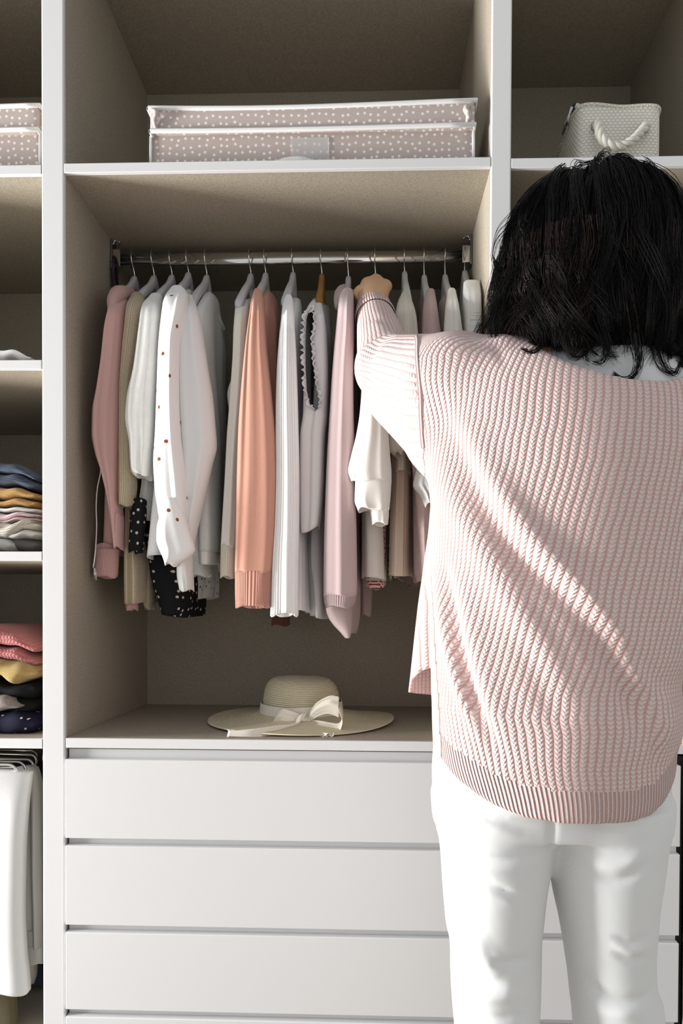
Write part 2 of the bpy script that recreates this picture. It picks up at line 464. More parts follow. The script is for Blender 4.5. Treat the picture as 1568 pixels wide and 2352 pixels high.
def fold_field(t, zz, seed, n, amp):
    """soft vertical folds: t across -1..1, zz metres below the top"""
    r = random.Random(seed); f = np.zeros(np.broadcast(t, zz).shape)
    for _ in range(n):
        t0 = r.uniform(-.85, .85); dr = r.uniform(-.35, .35); w = r.uniform(.12, .3); a = r.uniform(.4, 1)*(1 if r.random() < .6 else -1)
        ph = r.uniform(0, 6); g = sstep(0, .12, zz)
        f = f+amp*a*g*np.exp(-((t-(t0+dr*zz+.05*np.sin(9*zz+ph)))/w)**2)
    return f
def strip(name, rows, Y, dy, mat, parent, seed=0, nf=5, fa=.006, pleats=0, pa=.004, cap_top=True, open_bottom=True,
          lean_top=.07, n=64, nv=70, extra=None, hem_wave=.003, power=.8, pleat_from=0.0, **kw):
    """a hanging tube of cloth (sleeve or garment edge). rows: (py, x_left, x_right) of the photograph at depth Y"""
    R = np.array(rows, float); py0, py1 = R[0, 0], R[-1, 0]
    q = np.linspace(0, 1, nv); py = py0+(py1-py0)*q
    if len(rows) > 2: xl, xr = pchip(R[:, 0], R[:, 1], py), pchip(R[:, 0], R[:, 2], py)
    else: xl, xr = np.interp(py, R[:, 0], R[:, 1]), np.interp(py, R[:, 0], R[:, 2])
    yy = Y+lean_top*np.clip(1-(py-py0)/55.0, 0, 1)**1.6 if lean_top else np.full(nv, Y)
    th = np.linspace(-np.pi/2, 1.5*np.pi, n, endpoint=False)     # seam at the back
    P = np.zeros((nv, n, 3)); z0 = None
    ct = np.sign(np.cos(th))*np.abs(np.cos(th))**power; st = np.sign(np.sin(th))*np.abs(np.sin(th))**power
    wmean = .5*(Wx(xr.max(), Y)-Wx(xl.min(), Y))
    for i in range(nv):
        a, b = W(xl[i], py[i], yy[i]), W(xr[i], py[i], yy[i])
        if z0 is None: z0 = a[2]
        zz = z0-a[2]
        c = (a+b)/2; hw = (b[0]-a[0])/2
        d = dy*(min(1, .35+.65*sstep(0, 40, py[i]-py0)) if lean_top else 1)
        yoff = -d*st
        f = fold_field(ct, zz, seed, nf, fa)*np.where(st > 0, 1, -.6)*np.abs(st)
        if pleats:
            f = f+pa*float(sstep(pleat_from, pleat_from+.03, zz))*np.abs(((ct+1)*pleats/2) % 1-.5)*2*np.where(st > 0, 1, 0)
        P[i, :, 0] = c[0]+hw*ct
        P[i, :, 1] = c[1]+yoff-f
        P[i, :, 2] = c[2]+(hem_wave*np.sin(3*th+seed)*q[i]**6)+ (b[2]-a[2])/2*ct
        if extra is not None: P[i] = extra(P[i], q[i], ct, st, zz)
    if cap_top:
        top = P[0]; cc = top.mean(0)
        P = np.concatenate([np.stack([cc+(top-cc)*.35+[0, 0, .006], cc+(top-cc)*.75+[0, 0, .004]]), P])
    if open_bottom:
        bot = P[-1]; cc = bot.mean(0)
        def inn(k, dz):
            w_ = cc+(bot-cc)*np.array([k, k*.94, 0])+np.array([0, 0, dz]); w_[:, 2] = bot[:, 2]+dz; return w_
        P = np.concatenate([P, np.stack([inn(.96, -.0008), inn(.90, .002), inn(.86, .03), inn(.8, .08)])])
    uv = np.zeros(P.shape[:2]+(2,)); uv[..., 0] = (th+np.pi/2)/(2*np.pi)*(wmean*2+dy*2)*1.5; uv[..., 1] = P[..., 2]
    return grid_obj(name, P, mat, parent, True, cap_top, False, uv=uv, flip=True, **kw)
def body(name, rows, hook_px, mat, parent, Yn=.11, yfar=.45, hf=.022, seed=0, nf=7, fa=.006, drop_px=45, nv=60, n=84, shift=0, neck=.045, pleats=0, pa=.004, **kw):
    """the flattened garment body hung across the rail; rows give its near edge, the far edge follows the hanger"""
    R = np.array(rows, float); py0, py1 = R[0, 0], R[-1, 0]
    q = np.linspace(0, 1, nv); py = py0+(py1-py0)*q
    xl, xr = (pchip(R[:, 0], R[:, i], py) for i in (1, 2))
    w0 = np.clip((py-py0)/drop_px, 0, 1)**.75
    y0 = (ROD_Y-neck)*(1-w0)+Yn*w0; y1 = (ROD_Y+neck)*(1-w0)+yfar*w0
    hx = hook_x(hook_px)+shift
    th = np.linspace(0, 2*np.pi, n, endpoint=False)
    wv = (1-np.cos(th))/2; sn = np.sign(np.sin(th))*np.abs(np.sin(th))**.55
    P = np.zeros((nv, n, 3)); z0 = None
    for i in range(nv):
        a, b = W(xl[i], py[i], y0[i]), W(xr[i], py[i], y0[i])
        if z0 is None: z0 = a[2]
        zz = z0-a[2]
        cn, hn = (a[0]+b[0])/2, (b[0]-a[0])/2
        yw = y0[i]+(y1[i]-y0[i])*wv
        cx = cn*(1-wv)**1.2+hx*(1-(1-wv)**1.2); hw = hn+(hf-hn)*wv
        f = fold_field((wv*2-1), np.full(n, zz), seed, nf, fa)
        f2 = fold_field((wv*2-1), np.full(n, zz), seed+77, nf, fa)
        if pleats: f = f+pa*np.sin(wv*pleats*2*np.pi)
        P[i, :, 0] = cx+hw*sn+np.where(sn > 0, f, f2)*np.minimum(1, np.abs(sn)*1.5)
        P[i, :, 1] = yw
        P[i, :, 2] = a[2]+.004*np.sin(th*2+seed)*q[i]**5
    top = P[0]; cc = top.mean(0)
    P = np.concatenate([np.stack([cc+(top-cc)*.4+[0, 0, .003], cc+(top-cc)*.8+[0, 0, .002]]), P])
    bot = P[-1]; cc = bot.mean(0)
    P = np.concatenate([P, np.stack([np.where([1, 1, 0], cc+(bot-cc)*k, bot)+np.array([0, 0, dz]) for k, dz in ((.97, -.0008), (.92, .002), (.9, .04))])])
    uv = np.zeros(P.shape[:2]+(2,)); uv[..., 0] = wv*.36; uv[..., 1] = P[..., 2]
    return grid_obj(name, P, mat, parent, True, True, False, uv=uv, flip=True, **kw)

def garment(name, hook_px, py, label, cat, group=None):
    x = hook_x(hook_px)
    return empty(name, (x, ROD_Y, Wz(py, ROD_Y, hook_px)), label, cat, group)

F = fabric
m_pinkhood = F('dusty_pink_jersey', (.66, .40, .37), 'weave', .0011, .08, rough=.9)
m_pinkrib = F('dusty_pink_rib', (.66, .40, .37), 'rib', .0028, .5, dark=(.5, .28, .26))
m_beige = F('beige_open_knit', (.76, .64, .47), 'openknit', .0042, .9, dark=(.34, .26, .17))
m_fluffy = F('white_fuzzy_knit', (.86, .86, .83), 'fluffy', .002, .35, dark=(.74, .74, .71))
m_fluffy_lace = F('white_lace_knit', (.80, .81, .79), 'knit', .004, .8, dark=(.5, .5, .48))
m_poly = F('white_blouse_brown_dots', (.86, .86, .855), 'weave', .0008, .08, dark=(.82, .82, .815), dots=(15.5, .0042, (.25, .075, .03), .85))
m_sheer = F('grey_white_dotted_voile', (.66, .66, .67), 'weave', .0008, .08, dark=(.6, .6, .61), dots=(26, .0034, (.07, .03, .02), .75))
m_polka = F('black_voile_pale_dots', (.012, .012, .013), 'weave', .001, .1, dark=(.009, .009, .010), dots=(44, .0034, (.62, .52, .45), .6), sheen=0)
m_white = F('white_jersey', (.84, .84, .835), 'weave', .0012, .12, dark=(.79, .79, .785))
m_whiterib = F('white_rib', (.84, .84, .83), 'rib', .0022, .5, dark=(.68, .68, .67))
m_white_shaded = F('shaded_white_slub', (.70, .715, .70), 'satin', .0012, .15, dark=(.62, .635, .62))  # the top's white, greyed to put shade into its body and neckband
m_cream = F('cream_crepe', (.84, .80, .73), 'satin', .001, .08, dark=(.80, .76, .69))
m_creamrib = F('cream_rib', (.84, .79, .69), 'rib', .003, .6, dark=(.66, .60, .50))
m_peach = F('salmon_melange_knit', (.55, .29, .215), 'weave', .0012, .12, dark=(.48, .235, .17), mottled=.35)
m_peachrib = F('salmon_rib', (.62, .33, .26), 'rib', .0027, .7, dark=(.45, .2, .15))
m_rust = F('dark_rust_rib', (.23, .085, .06), 'rib', .0026, .7, dark=(.13, .045, .03))
m_pleat = F('white_pleated_georgette', (.90, .90, .89), 'weave', .0008, .06, dark=(.86, .86, .85))
m_vneck = F('white_voile', (.83, .82, .82), 'weave', .0009, .08, dark=(.79, .78, .78))
m_silk = F('pale_grey_satin', (.66, .65, .65), 'satin', .001, .06, dark=(.6, .59, .59), rough=.45)
m_mauve = F('mauve_melange_knit', (.52, .41, .41), 'weave', .0012, .12, dark=(.43, .325, .335), mottled=.4)
m_mauverib = F('mauve_rib', (.52, .41, .41), 'rib', .003, .7, dark=(.43, .32, .325))
m_ivory = F('ivory_crepe', (.85, .83, .78), 'satin', .001, .06, dark=(.82, .80, .75))
m_floral = F('floral_print_voile', (.75, .70, .66), 'weave', .001, .1, dots=(120, .0026, (.45, .05, .06), 1))
m_floral2 = F('dark_floral_print', (.62, .58, .42), 'weave', .001, .1, dots=(130, .003, (.04, .05, .04), 1))
m_nude = F('nude_ribbed_knit', (.80, .66, .55), 'rib', .009, .35, dark=(.72, .57, .46))
m_pinkknit = F('blush_pointelle_knit', (.76, .60, .57), 'knit', .0045, .8, dark=(.46, .30, .28))
m_pinkcable = F('dark_mauve_cable', (.42, .30, .29), 'knit', .006, .9, dark=(.24, .16, .155))
m_zip = plain('zip_metal', (.72, .70, .68), .3, 1.0)

HG = [(309, 643, 0), (354, 641, 0), (395, 640, 0), (433, 634, 0), (475, 640, 0), (576, 637, 0), (610, 635, 0), (673, 634, 0), (739, 637, 1),
      (800, 643, 0), (862, 637, 0), (929, 632, 0), (974, 640, 0), (1022, 639, 0), (1067, 630, 0)]
HL = ['pale grey hanger holding the dusty pink hoodie', 'pale grey hanger holding the beige open-knit sweater', 'pale grey hanger holding the fuzzy white lace sweater',
      'pale grey hanger holding the white blouse with brown dots', 'pale grey hanger holding the white long-sleeved top', 'pale grey hanger holding the cream crepe top',
      'pale grey hanger holding the salmon knit sweater', 'pale grey hanger holding the white pleated blouse', 'honey-brown wooden hanger holding the white ruffled top',
      'pale grey hanger holding the mauve cardigan', 'hanger gripped by the woman, holding the ivory bell-sleeved blouse', 'pale grey hanger holding the cream ribbed top',
      'pale grey hanger holding the blush pink knit', 'pale grey hanger second from the right end of the rail', 'pale grey hanger at the right end of the rail']
for (px, py, w), lab in zip(HG, HL): make_hanger(px, py, bool(w), label=lab, half=.12 if w else .165)
def hp(i): return HG[i][0]

# 1 dusty pink zip hoodie
g = garment('zip_hoodie', hp(0), 672, 'dusty pink zip hoodie with ribbed hem, leftmost garment on the rail', 'hoodie')
body('body', [(672, 282, 318), (720, 258, 300), (800, 246, 292), (900, 232, 288), (1050, 228, 280), (1140, 221, 278), (1200, 219, 276), (1266, 216, 273)], hp(0), m_pinkhood, g, Yn=.135, seed=3)
strip('ribbed_hem', [(1262, 224, 273), (1300, 220, 271), (1326, 216, 269)], .140, .02, m_pinkrib, g, 3, 2, .002, lean_top=0, nv=12, cap_top=False)
s_ = strip('sleeve', [(684, 263, 292), (705, 256, 291), (730, 251, 290), (770, 243, 288), (830, 236, 284), (900, 224, 281), (950, 215, 280), (1000, 214, 279), (1040, 221, 278), (1090, 238, 277), (1150, 255, 277), (1210, 266, 277), (1260, 272, 280)], .10, .032, m_pinkhood, g, 11, 5, .010)
strip('cuff', [(1300, 286, 316), (1360, 289, 316), (1400, 291, 316)], .17, .02, m_pinkrib, g, 5, 2, .002, lean_top=0, nv=10)
# collapsed hood round the neck of the hanger
pts = [W(300, 676, .24), W(277, 676, .17), W(262, 690, .125), W(258, 712, .10), W(259, 735, .105)]
tube('hood', spline(pts, 24), np.concatenate([np.linspace(.016, .022, 12), np.linspace(.021, .008, 12)]), m_pinkhood, g, 14)
zp = spline([W(232, 1058, .10), W(231, 1085, .10), W(224, 1120, .10), W(221, 1160, .10), W(222, 1210, .10), W(219, 1265, .10), W(214, 1305, .10)], 60)
zo = tube('zipper', zp, .0022, m_zip, g, 6)
box('zip_slider', W(214, 1322, .094)-np.array([0, 0, 0]), W(222, 1305, .102), m_zip, zo, bev=.0015)
a_ = W(219, 1333, .095); box('zip_puller', a_, a_+np.array([.0024, .0024, .020]), m_zip, zo, bev=.0008)

# 2 beige open knit
g = garment('open_knit_sweater', hp(1), 676, 'beige open-knit sweater hanging right of the pink hoodie', 'sweater')
body('body', [(676, 312, 345), (720, 294, 335), (800, 286, 322), (900, 281, 308), (1050, 278, 310), (1160, 277, 308), (1250, 271, 322), (1330, 269, 328), (1383, 270, 327)], hp(1), m_beige, g, Yn=.125, seed=5, fa=.008, hf=.02)
strip('sleeve', [(677, 303, 328), (700, 293, 335), (740, 290, 326), (800, 284, 318), (900, 279, 304), (1000, 277, 306), (1060, 276, 309), (1110, 275, 312), (1164, 276, 305)], .10, .028, m_beige, g, 8, 4, .006)
strip('back_hem', [(1270, 325, 352), (1340, 328, 356), (1375, 330, 354), (1398, 338, 350)], .22, .03, m_beige, g, 9, 3, .006, lean_top=0, nv=20)

# 3 fuzzy white sweater, and a dotted black blouse behind it
g = garment('fuzzy_lace_sweater', hp(2), 680, 'fuzzy white lace-knit sweater with wide sleeve, third from left', 'sweater')
body('body', [(682, 358, 388), (740, 338, 376), (850, 325, 372), (950, 316, 366), (1050, 313, 356), (1110, 309, 350), (1150, 303, 346), (1197, 302, 338)], hp(2), m_fluffy_lace, g, Yn=.115, seed=7, hf=.02)
strip('sleeve', [(680, 345, 372), (700, 332, 372), (760, 322, 370), (850, 309, 365), (920, 294, 360), (960, 291, 358), (1020, 300, 355), (1060, 303, 350), (1085, 306, 347), (1096, 318, 345)], .075, .035, m_fluffy, g, 21, 4, .008)
g = garment('polka_blouse', 404, 690, 'black blouse with pale polka dots, hem showing below white clothes', 'blouse')
body('body', [(700, 386, 412), (800, 370, 402), (1000, 340, 398), (1200, 308, 395), (1280, 319, 414), (1340, 329, 424), (1380, 345, 424), (1415, 360, 408)], 404, m_polka, g, Yn=.16, seed=9, fa=.01, hf=.045, yfar=.42, neck=.03)
strip('sleeve', [(1150, 306, 336), (1200, 302, 334), (1240, 298, 330), (1268, 296, 327)], .115, .02, m_polka, g, 4, 2, .003, lean_top=0, nv=16)

# 4 white blouse with brown dots
g = garment('dotted_blouse', hp(3), 662, 'white blouse with scattered brown dots and a wide shirt cuff', 'blouse')
body('body', [(664, 410, 442), (720, 380, 425), (800, 372, 416), (900, 366, 410), (1000, 352, 404), (1100, 340, 398), (1200, 330, 384), (1276, 323, 372)], hp(3), m_poly, g, Yn=.085, seed=13, fa=.005, hf=.02)
sl = strip('sleeve', [(662, 393, 423), (680, 381, 431), (720, 374, 425), (800, 366, 411), (900, 362, 410), (1000, 358, 414), (1060, 354, 421), (1120, 357, 427), (1170, 364, 430), (1215, 372, 430)], .05, .03, m_poly, g, 15, 4, .008)
strip('cuff', [(1150, 381, 410), (1180, 371, 424), (1215, 362, 434), (1240, 361, 441), (1262, 367, 447), (1280, 376, 433), (1297, 383, 404)], .035, .03, m_poly, sl, 16, 2, .004, lean_top=0, nv=30)
body('back_hem', [(1240, 400, 465), (1290, 392, 470), (1330, 390, 474), (1372, 402, 462)], hp(3)+16, m_sheer, g, Yn=.27, yfar=.43, seed=4, nv=20, drop_px=2, hf=.03, neck=.0)

# 5 white long-sleeved top
g = garment('long_sleeved_top', hp(4), 684, 'plain white long-sleeved top with bellied sleeve and round neckline', 'top')
b5 = body('body', [(672, 462, 492), (720, 430, 478), (800, 424, 478), (900, 420, 488), (1000, 424, 496), (1130, 436, 492), (1250, 443, 494), (1262, 443, 494)], hp(4)+4, m_white_shaded, g, Yn=.115, seed=17, fa=.006, hf=.026, nf=9)
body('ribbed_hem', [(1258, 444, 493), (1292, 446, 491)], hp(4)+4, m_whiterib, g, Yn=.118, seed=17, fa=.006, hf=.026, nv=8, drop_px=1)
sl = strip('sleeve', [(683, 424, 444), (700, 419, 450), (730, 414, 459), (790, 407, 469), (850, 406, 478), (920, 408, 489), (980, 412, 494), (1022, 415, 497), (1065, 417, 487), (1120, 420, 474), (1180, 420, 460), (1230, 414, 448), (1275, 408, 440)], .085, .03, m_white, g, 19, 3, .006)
strip('cuff', [(1262, 407, 441), (1315, 407, 443), (1356, 413, 445)], .085, .022, m_whiterib, sl, 6, 2, .003, lean_top=0, nv=12)
s2 = strip('sleeve', [(1000, 470, 492), (1130, 452, 476), (1200, 445, 474), (1280, 443, 479)], .20, .03, m_white, g, 23, 3, .004, lean_top=0)
strip('cuff', [(1278, 443, 479), (1300, 444, 482), (1323, 445, 484)], .20, .03, m_whiterib, s2, 2, 2, .002, lean_top=0, nv=10)
th = np.linspace(0, 1, 30)
nk = spline([W(478, 672, .255), W(484, 690, .26), W(494, 715, .27), W(505, 738, .29), W(513, 757, .32)], 26)
tube('neckband', nk, .006, m_white_shaded, g, 8)

# 6 cream crepe top
g = garment('crepe_top', hp(5), 690, 'cream long-sleeved crepe top with ribbed cuff, left of the salmon sweater', 'top')
body('body', [(686, 560, 588), (740, 541, 575), (850, 529, 556), (903, 509, 552), (950, 516, 550), (1010, 515, 548), (1100, 506, 546), (1200, 496, 542), (1258, 493, 540)], hp(5), m_cream, g, Yn=.15, seed=25, hf=.02)
body('ribbed_hem', [(1254, 493, 540), (1292, 492, 538)], hp(5), m_creamrib, g, Yn=.152, seed=25, hf=.02, nv=8, drop_px=1)
sl = strip('sleeve', [(688, 546, 566), (700, 541, 572), (720, 540, 572), (760, 537, 570), (820, 535, 568), (880, 531, 565), (950, 526, 560), (1000, 522, 556), (1100, 517, 550), (1200, 511, 547), (1255, 508, 544)], .115, .025, m_cream, g, 27, 4, .008)
strip('cuff', [(1252, 508, 544), (1290, 507, 543), (1326, 506, 541)], .115, .022, m_creamrib, sl, 3, 3, .003, lean_top=0, nv=14)

# 7 salmon knit sweater
g = garment('salmon_sweater', hp(6), 668, 'salmon melange knit sweater with broad ribbed cuff, middle of the rail', 'sweater')
body('body', [(666, 596, 622), (720, 584, 622), (800, 578, 626), (900, 568, 628), (1100, 556, 628), (1300, 552, 622), (1340, 556, 618)], hp(6)+10, m_peach, g, Yn=.10, seed=29, hf=.02)
sl = strip('sleeve', [(669, 584, 600), (678, 581, 603), (705, 578, 605), (790, 566, 611), (899, 555, 623), (1000, 548, 633), (1100, 545, 637), (1200, 543, 635), (1250, 542, 632), (1316, 541, 626)], .058, .03, m_peach, g, 32, 4, .007, power=.6)
strip('cuff', [(1313, 541, 626), (1350, 541, 624), (1394, 542, 621)], .055, .028, m_peachrib, sl, 3, 3, .004, lean_top=0, nv=14, power=.6)
strip('cuff', [(1360, 630, 668), (1400, 626, 666), (1436, 623, 665)], .43, .02, m_rust, g, 8, 2, .003, lean_top=0, nv=10, label='dark rust ribbed cuff of the far sleeve')

# 8 white pleated blouse
g = garment('pleated_blouse', hp(7), 684, 'white pleated long-sleeved blouse between salmon sweater and ruffled top', 'blouse')
body('body', [(684, 662, 690), (740, 652, 684), (900, 646, 686), (1100, 645, 700), (1210, 646, 704), (1300, 642, 708), (1404, 640, 708)], hp(7), m_pleat, g, Yn=.125, seed=33, hf=.02, pleats=14, pa=.003)
sl = strip('sleeve', [(683, 655, 671), (692, 651, 673), (720, 648, 675), (750, 645, 676), (780, 642, 678), (850, 637, 681), (950, 634, 684), (1100, 633, 687), (1200, 630, 687), (1300, 624, 686), (1412, 622, 685)], .062, .026, m_pleat, g, 35, 3, .004, pleats=11, pa=.004, pleat_from=.09, n=150, power=.65, hem_wave=.005)
nkp = spline([W(684, 735, .22), W(689, 765, .215), W(688, 786, .225), W(683, 790, .25)], 20)
tube('neckband', nkp, .003, m_pleat, g, 8)

# 9 white sleeveless top with ruffled armhole
g = garment('ruffled_top', hp(8), 684, 'white sleeveless top with ruffle-edged armhole, on the wooden hanger', 'top')
R9 = [(684, 718, 741), (700, 707, 742), (720, 699, 744), (760, 697, 747), (850, 696, 750), (940, 695, 748), (1000, 688, 742), (1100, 687, 739), (1190, 688, 733), (1212, 689, 729)]
# armhole: open between these two edges, front closed below
EL = [(712, 708), (730, 702), (780, 698), (850, 700), (900, 704), (930, 712), (938, 722)]
ER = [(712, 718), (730, 722), (780, 716), (850, 722), (900, 730), (930, 735), (938, 730)]
nv, n = 80, 90
py = np.linspace(684, 1212, nv); R = np.array(R9, float)
xl, xr = pchip(R[:, 0], R[:, 1], py), pchip(R[:, 0], R[:, 2], py)
el = np.interp(py, [p[0] for p in EL], [p[1] for p in EL]); er = np.interp(py, [p[0] for p in ER], [p[1] for p in ER])
P = np.zeros((nv, n, 3)); hx = hook_x(hp(8))
for i in range(nv):
    w0 = min(1, (py[i]-684)/40)**.75; y0 = .235*(1-w0)+.085*w0; y1 = .335*(1-w0)+.45*w0
    open_ = 712 < py[i] < 938
    e0, e1 = (el[i], er[i]) if open_ else ((xl[i]+xr[i])/2, (xl[i]+xr[i])/2)
    k = n//2
    # path: left edge of the opening -> round the left side to the back -> round the right side -> right edge
    tt = np.linspace(0, 1, k)
    A = W(e0, py[i], y0); B = W(xl[i], py[i], y0+.02); C = W(e1, py[i], y0); D_ = W(xr[i], py[i], y0+.02); z = A[2]
    Lp = np.array([[A[0], y0+.002], [B[0]+.003, y0+.004], [B[0], y0+.022], [(B[0]+hx-.018)/2, (y0+y1)/2], [hx-.012, y1-.01], [hx, y1]])
    Rp = np.array([[hx, y1], [hx+.012, y1-.01], [(D_[0]+hx+.018)/2, (y0+y1)/2], [D_[0], y0+.022], [D_[0]-.003, y0+.004], [C[0], y0+.002]])
    lp, rp = spline(Lp, k), spline(Rp, n-k)
    P[i, :k, :2] = lp; P[i, k:, :2] = rp; P[i, :, 2] = z
    yy_ = P[i, :, 1]
    P[i, :, 0] += .003*np.sin(yy_*60+1)*sstep(690, 760, py[i])
    P[i, :, 2] += .012*np.sin((P[i, :, 0]-hx)*60)*sstep(1000, 1212, py[i])
uv = np.zeros((nv, n, 2)); uv[..., 0] = P[..., 1]; uv[..., 1] = P[..., 2]
ob = grid_obj('body', P, m_vneck, g, False, False, False, uv=uv)
sd = ob.modifiers.new('cloth', 'SOLIDIFY'); sd.thickness = .0016
def ruffle(edge, Y, seed, wdt):
    E = np.array([W(x, p, Y) for p, x in edge]); c = spline(E, 220)
    r = np.random.default_rng(seed); s = np.linspace(0, 1, 220)
    ph = np.cumsum(r.uniform(.25, .65, 220)); a = np.sin(ph)*.0045
    Q = np.zeros((220, 4, 3))
    for j, w in enumerate(np.linspace(0, 1, 4)):
        Q[:, j] = c; Q[:, j, 0] += a*w*1.1+wdt*w; Q[:, j, 1] -= .011*w+.003*w*np.cos(ph*1.3); Q[:, j, 2] += .003*w*np.cos(ph*.7)
    o = grid_obj('ruffle', Q, m_vneck, g, False, uv=Q[..., :2].copy())
    o.modifiers.new('cloth', 'SOLIDIFY').thickness = .0012
ruffle([(708, 714)]+EL[1:]+[(940, 724)], .085, 3, -.003); ruffle([(708, 714)]+ER[1:], .085, 8, .003)
#strip('strap', [(684, 722, 740), (696, 712, 741), (712, 704, 744), (722, 702, 744)], .095, .02, m_vneck, g, 3, 2, .002, nv=14)
g2 = garment('satin_slip', 745, 1180, 'pale grey satin slip hanging below and behind the white ruffled top', 'slip')
body('body', [(700, 732, 752), (800, 716, 748), (1000, 700, 744), (1200, 694, 742), (1280, 690, 744), (1350, 700, 744), (1418, 708, 742)], 745, m_silk, g2, Yn=.15, yfar=.42, seed=41, fa=.008, hf=.018, neck=.02)

# 10 mauve cardigan
g = garment('mauve_cardigan', hp(9), 660, 'mauve melange cardigan with long folded sleeve, left of the woman\'s hand', 'cardigan')
body('body', [(664, 788, 818), (720, 778, 814), (900, 764, 814), (1100, 752, 818), (1300, 742, 822), (1392, 738, 822), (1412, 744, 821), (1430, 758, 818), (1446, 778, 814), (1462, 797, 806)], hp(9)+4, m_mauve, g, Yn=.115, seed=43, hf=.02, fa=.008)
sl = strip('sleeve', [(668, 786, 810), (680, 780, 812), (720, 775, 812), (760, 771, 813), (850, 763, 811), (950, 757, 812), (1050, 751, 815), (1150, 747, 817), (1250, 744, 819), (1340, 743, 820), (1368, 743, 819)], .07, .03, m_mauve, g, 52, 3, .012)
strip('ribbed_hem', [(1364, 743, 819), (1380, 744, 817), (1394, 748, 812)], .07, .028, m_mauverib, sl, 52, 3, .004, lean_top=0, nv=10)
strip('cuff', [(1200, 826, 856), (1330, 826, 856), (1414, 828, 853)], .40, .02, m_mauve, g, 8, 2, .003, lean_top=0, nv=24)
cr = spline([W(796, 664, .30), W(786, 668, .235), W(777, 684, .19), W(775, 706, .15)], 20)
tube('shawl_collar', cr, np.concatenate([np.linspace(.012, .015, 10), np.linspace(.015, .007, 10)]), m_mauve, g, 12)

# 11 ivory bell-sleeved blouse (in the woman's hand)
g = garment('bell_sleeved_blouse', hp(10), 700, 'ivory blouse with tiered bell sleeve, held by the woman under her arm', 'blouse')
body('body', [(690, 848, 876), (760, 838, 872), (930, 824, 876), (1050, 822, 880), (1150, 820, 880), (1250, 821, 884), (1326, 821, 886)], hp(10), m_ivory, g, Yn=.125, seed=47, hf=.018)
sl = strip('sleeve', [(706, 846, 868), (760, 838, 872), (850, 832, 878), (900, 830, 878), (950, 826, 886), (1000, 818, 892), (1050, 806, 896), (1085, 799, 899), (1108, 806, 899)], .045, .034, m_ivory, g, 49, 4, .006)
strip('bell_tier', [(1088, 816, 899), (1120, 815, 898), (1150, 814, 896), (1172, 822, 894)], .048, .034, m_ivory, sl, 51, 3, .005, lean_top=0, nv=20, hem_wave=.004)
strip('bell_tier', [(1150, 846, 893), (1180, 850, 893), (1204, 853, 891)], .065, .022, m_ivory, sl, 53, 3, .004, lean_top=0, nv=14)
g2 = garment('floral_blouse', 866, 1240, 'floral-printed blouse of which only the hem shows under the ivory blouse', 'blouse')
body('body', [(720, 860, 880), (900, 850, 880), (1200, 832, 892), (1310, 826, 890), (1346, 828, 888)], 868, m_floral, g2, Yn=.21, yfar=.40, seed=55, hf=.014, neck=.02)
# 12 cream ribbed top over a nude ribbed one
g = garment('ribbed_top', hp(11), 678, 'cream ribbed short-sleeved top right of the woman\'s hand', 'top')
body('body', [(676, 922, 946), (740, 908, 950), (850, 900, 952), (1000, 897, 945), (1080, 898, 942)], hp(11), m_creamrib, g, Yn=.12, seed=57, hf=.018)
strip('sleeve', [(676, 921, 938), (700, 912, 948), (740, 905, 957), (790, 900, 960), (850, 895, 958), (950, 890, 946), (1000, 888, 937), (1030, 890, 928), (1046, 905, 922)], .085, .028, m_creamrib, g, 59, 3, .006, pleats=7, pa=.003, n=90)
g2 = garment('nude_knit_dress', 938, 1000, 'nude-coloured ribbed knit hanging below the cream ribbed top', 'knit')
body('body', [(720, 926, 948), (900, 908, 942), (1000, 898, 945), (1100, 896, 943), (1200, 892, 942), (1319, 888, 941)], 940, m_nude, g2, Yn=.145, seed=61, hf=.016, neck=.02)
strip('back_hem', [(1240, 892, 918), (1300, 889, 914), (1330, 890, 910)], .33, .02, m_floral2, g2, 4, 2, .003, lean_top=0, nv=10, label='dark floral hem lining at the back')
# 13 blush pink knit
g = garment('blush_knit', hp(12), 668, 'blush pink pointelle knit with long sleeve, third from the right end', 'sweater')
body('body', [(668, 978, 1004), (740, 970, 1010), (850, 962, 1010), (1010, 940, 1000), (1150, 945, 996), (1300, 946, 990), (1332, 956, 988)], hp(12), m_pinkknit, g, Yn=.14, seed=63, hf=.018)
strip('sleeve', [(669, 978, 998), (690, 973, 1001), (740, 969, 1008), (790, 966, 1014), (900, 950, 1010), (1000, 931, 992), (1060, 944, 988), (1150, 955, 988), (1330, 966, 990)], .10, .028, m_pinkknit, g, 65, 3, .006)
strip('back_hem', [(1280, 905, 975), (1320, 918, 972), (1345, 935, 968)], .38, .03, m_pinkcable, g, 7, 4, .006, lean_top=0, nv=14, label='dark mauve cable-knit hem')
# 14 cream blouse with satin cuff
g = garment('cream_blouse', hp(13), 668, 'cream blouse with frilled sleeve end, second from the right end', 'blouse')
body('body', [(668, 1026, 1050), (740, 1020, 1056), (850, 1018, 1060), (1000, 1014, 1060), (1250, 1010, 1058)], hp(13), m_cream, g, Yn=.12, seed=67, hf=.018)
sl = strip('sleeve', [(668, 1028, 1046), (690, 1024, 1050), (740, 1020, 1058), (790, 1017, 1063), (900, 992, 1052), (1000, 972, 1032), (1070, 958, 1022)], .08, .028, m_cream, g, 69, 3, .006)
strip('frill', [(1060, 960, 1020), (1085, 954, 1020), (1114, 948, 1016), (1140, 966, 1010), (1162, 976, 1005)], .06, .03, m_silk, sl, 71, 5, .006, lean_top=0, nv=24, hem_wave=.004, label='shiny white satin sleeve frill')
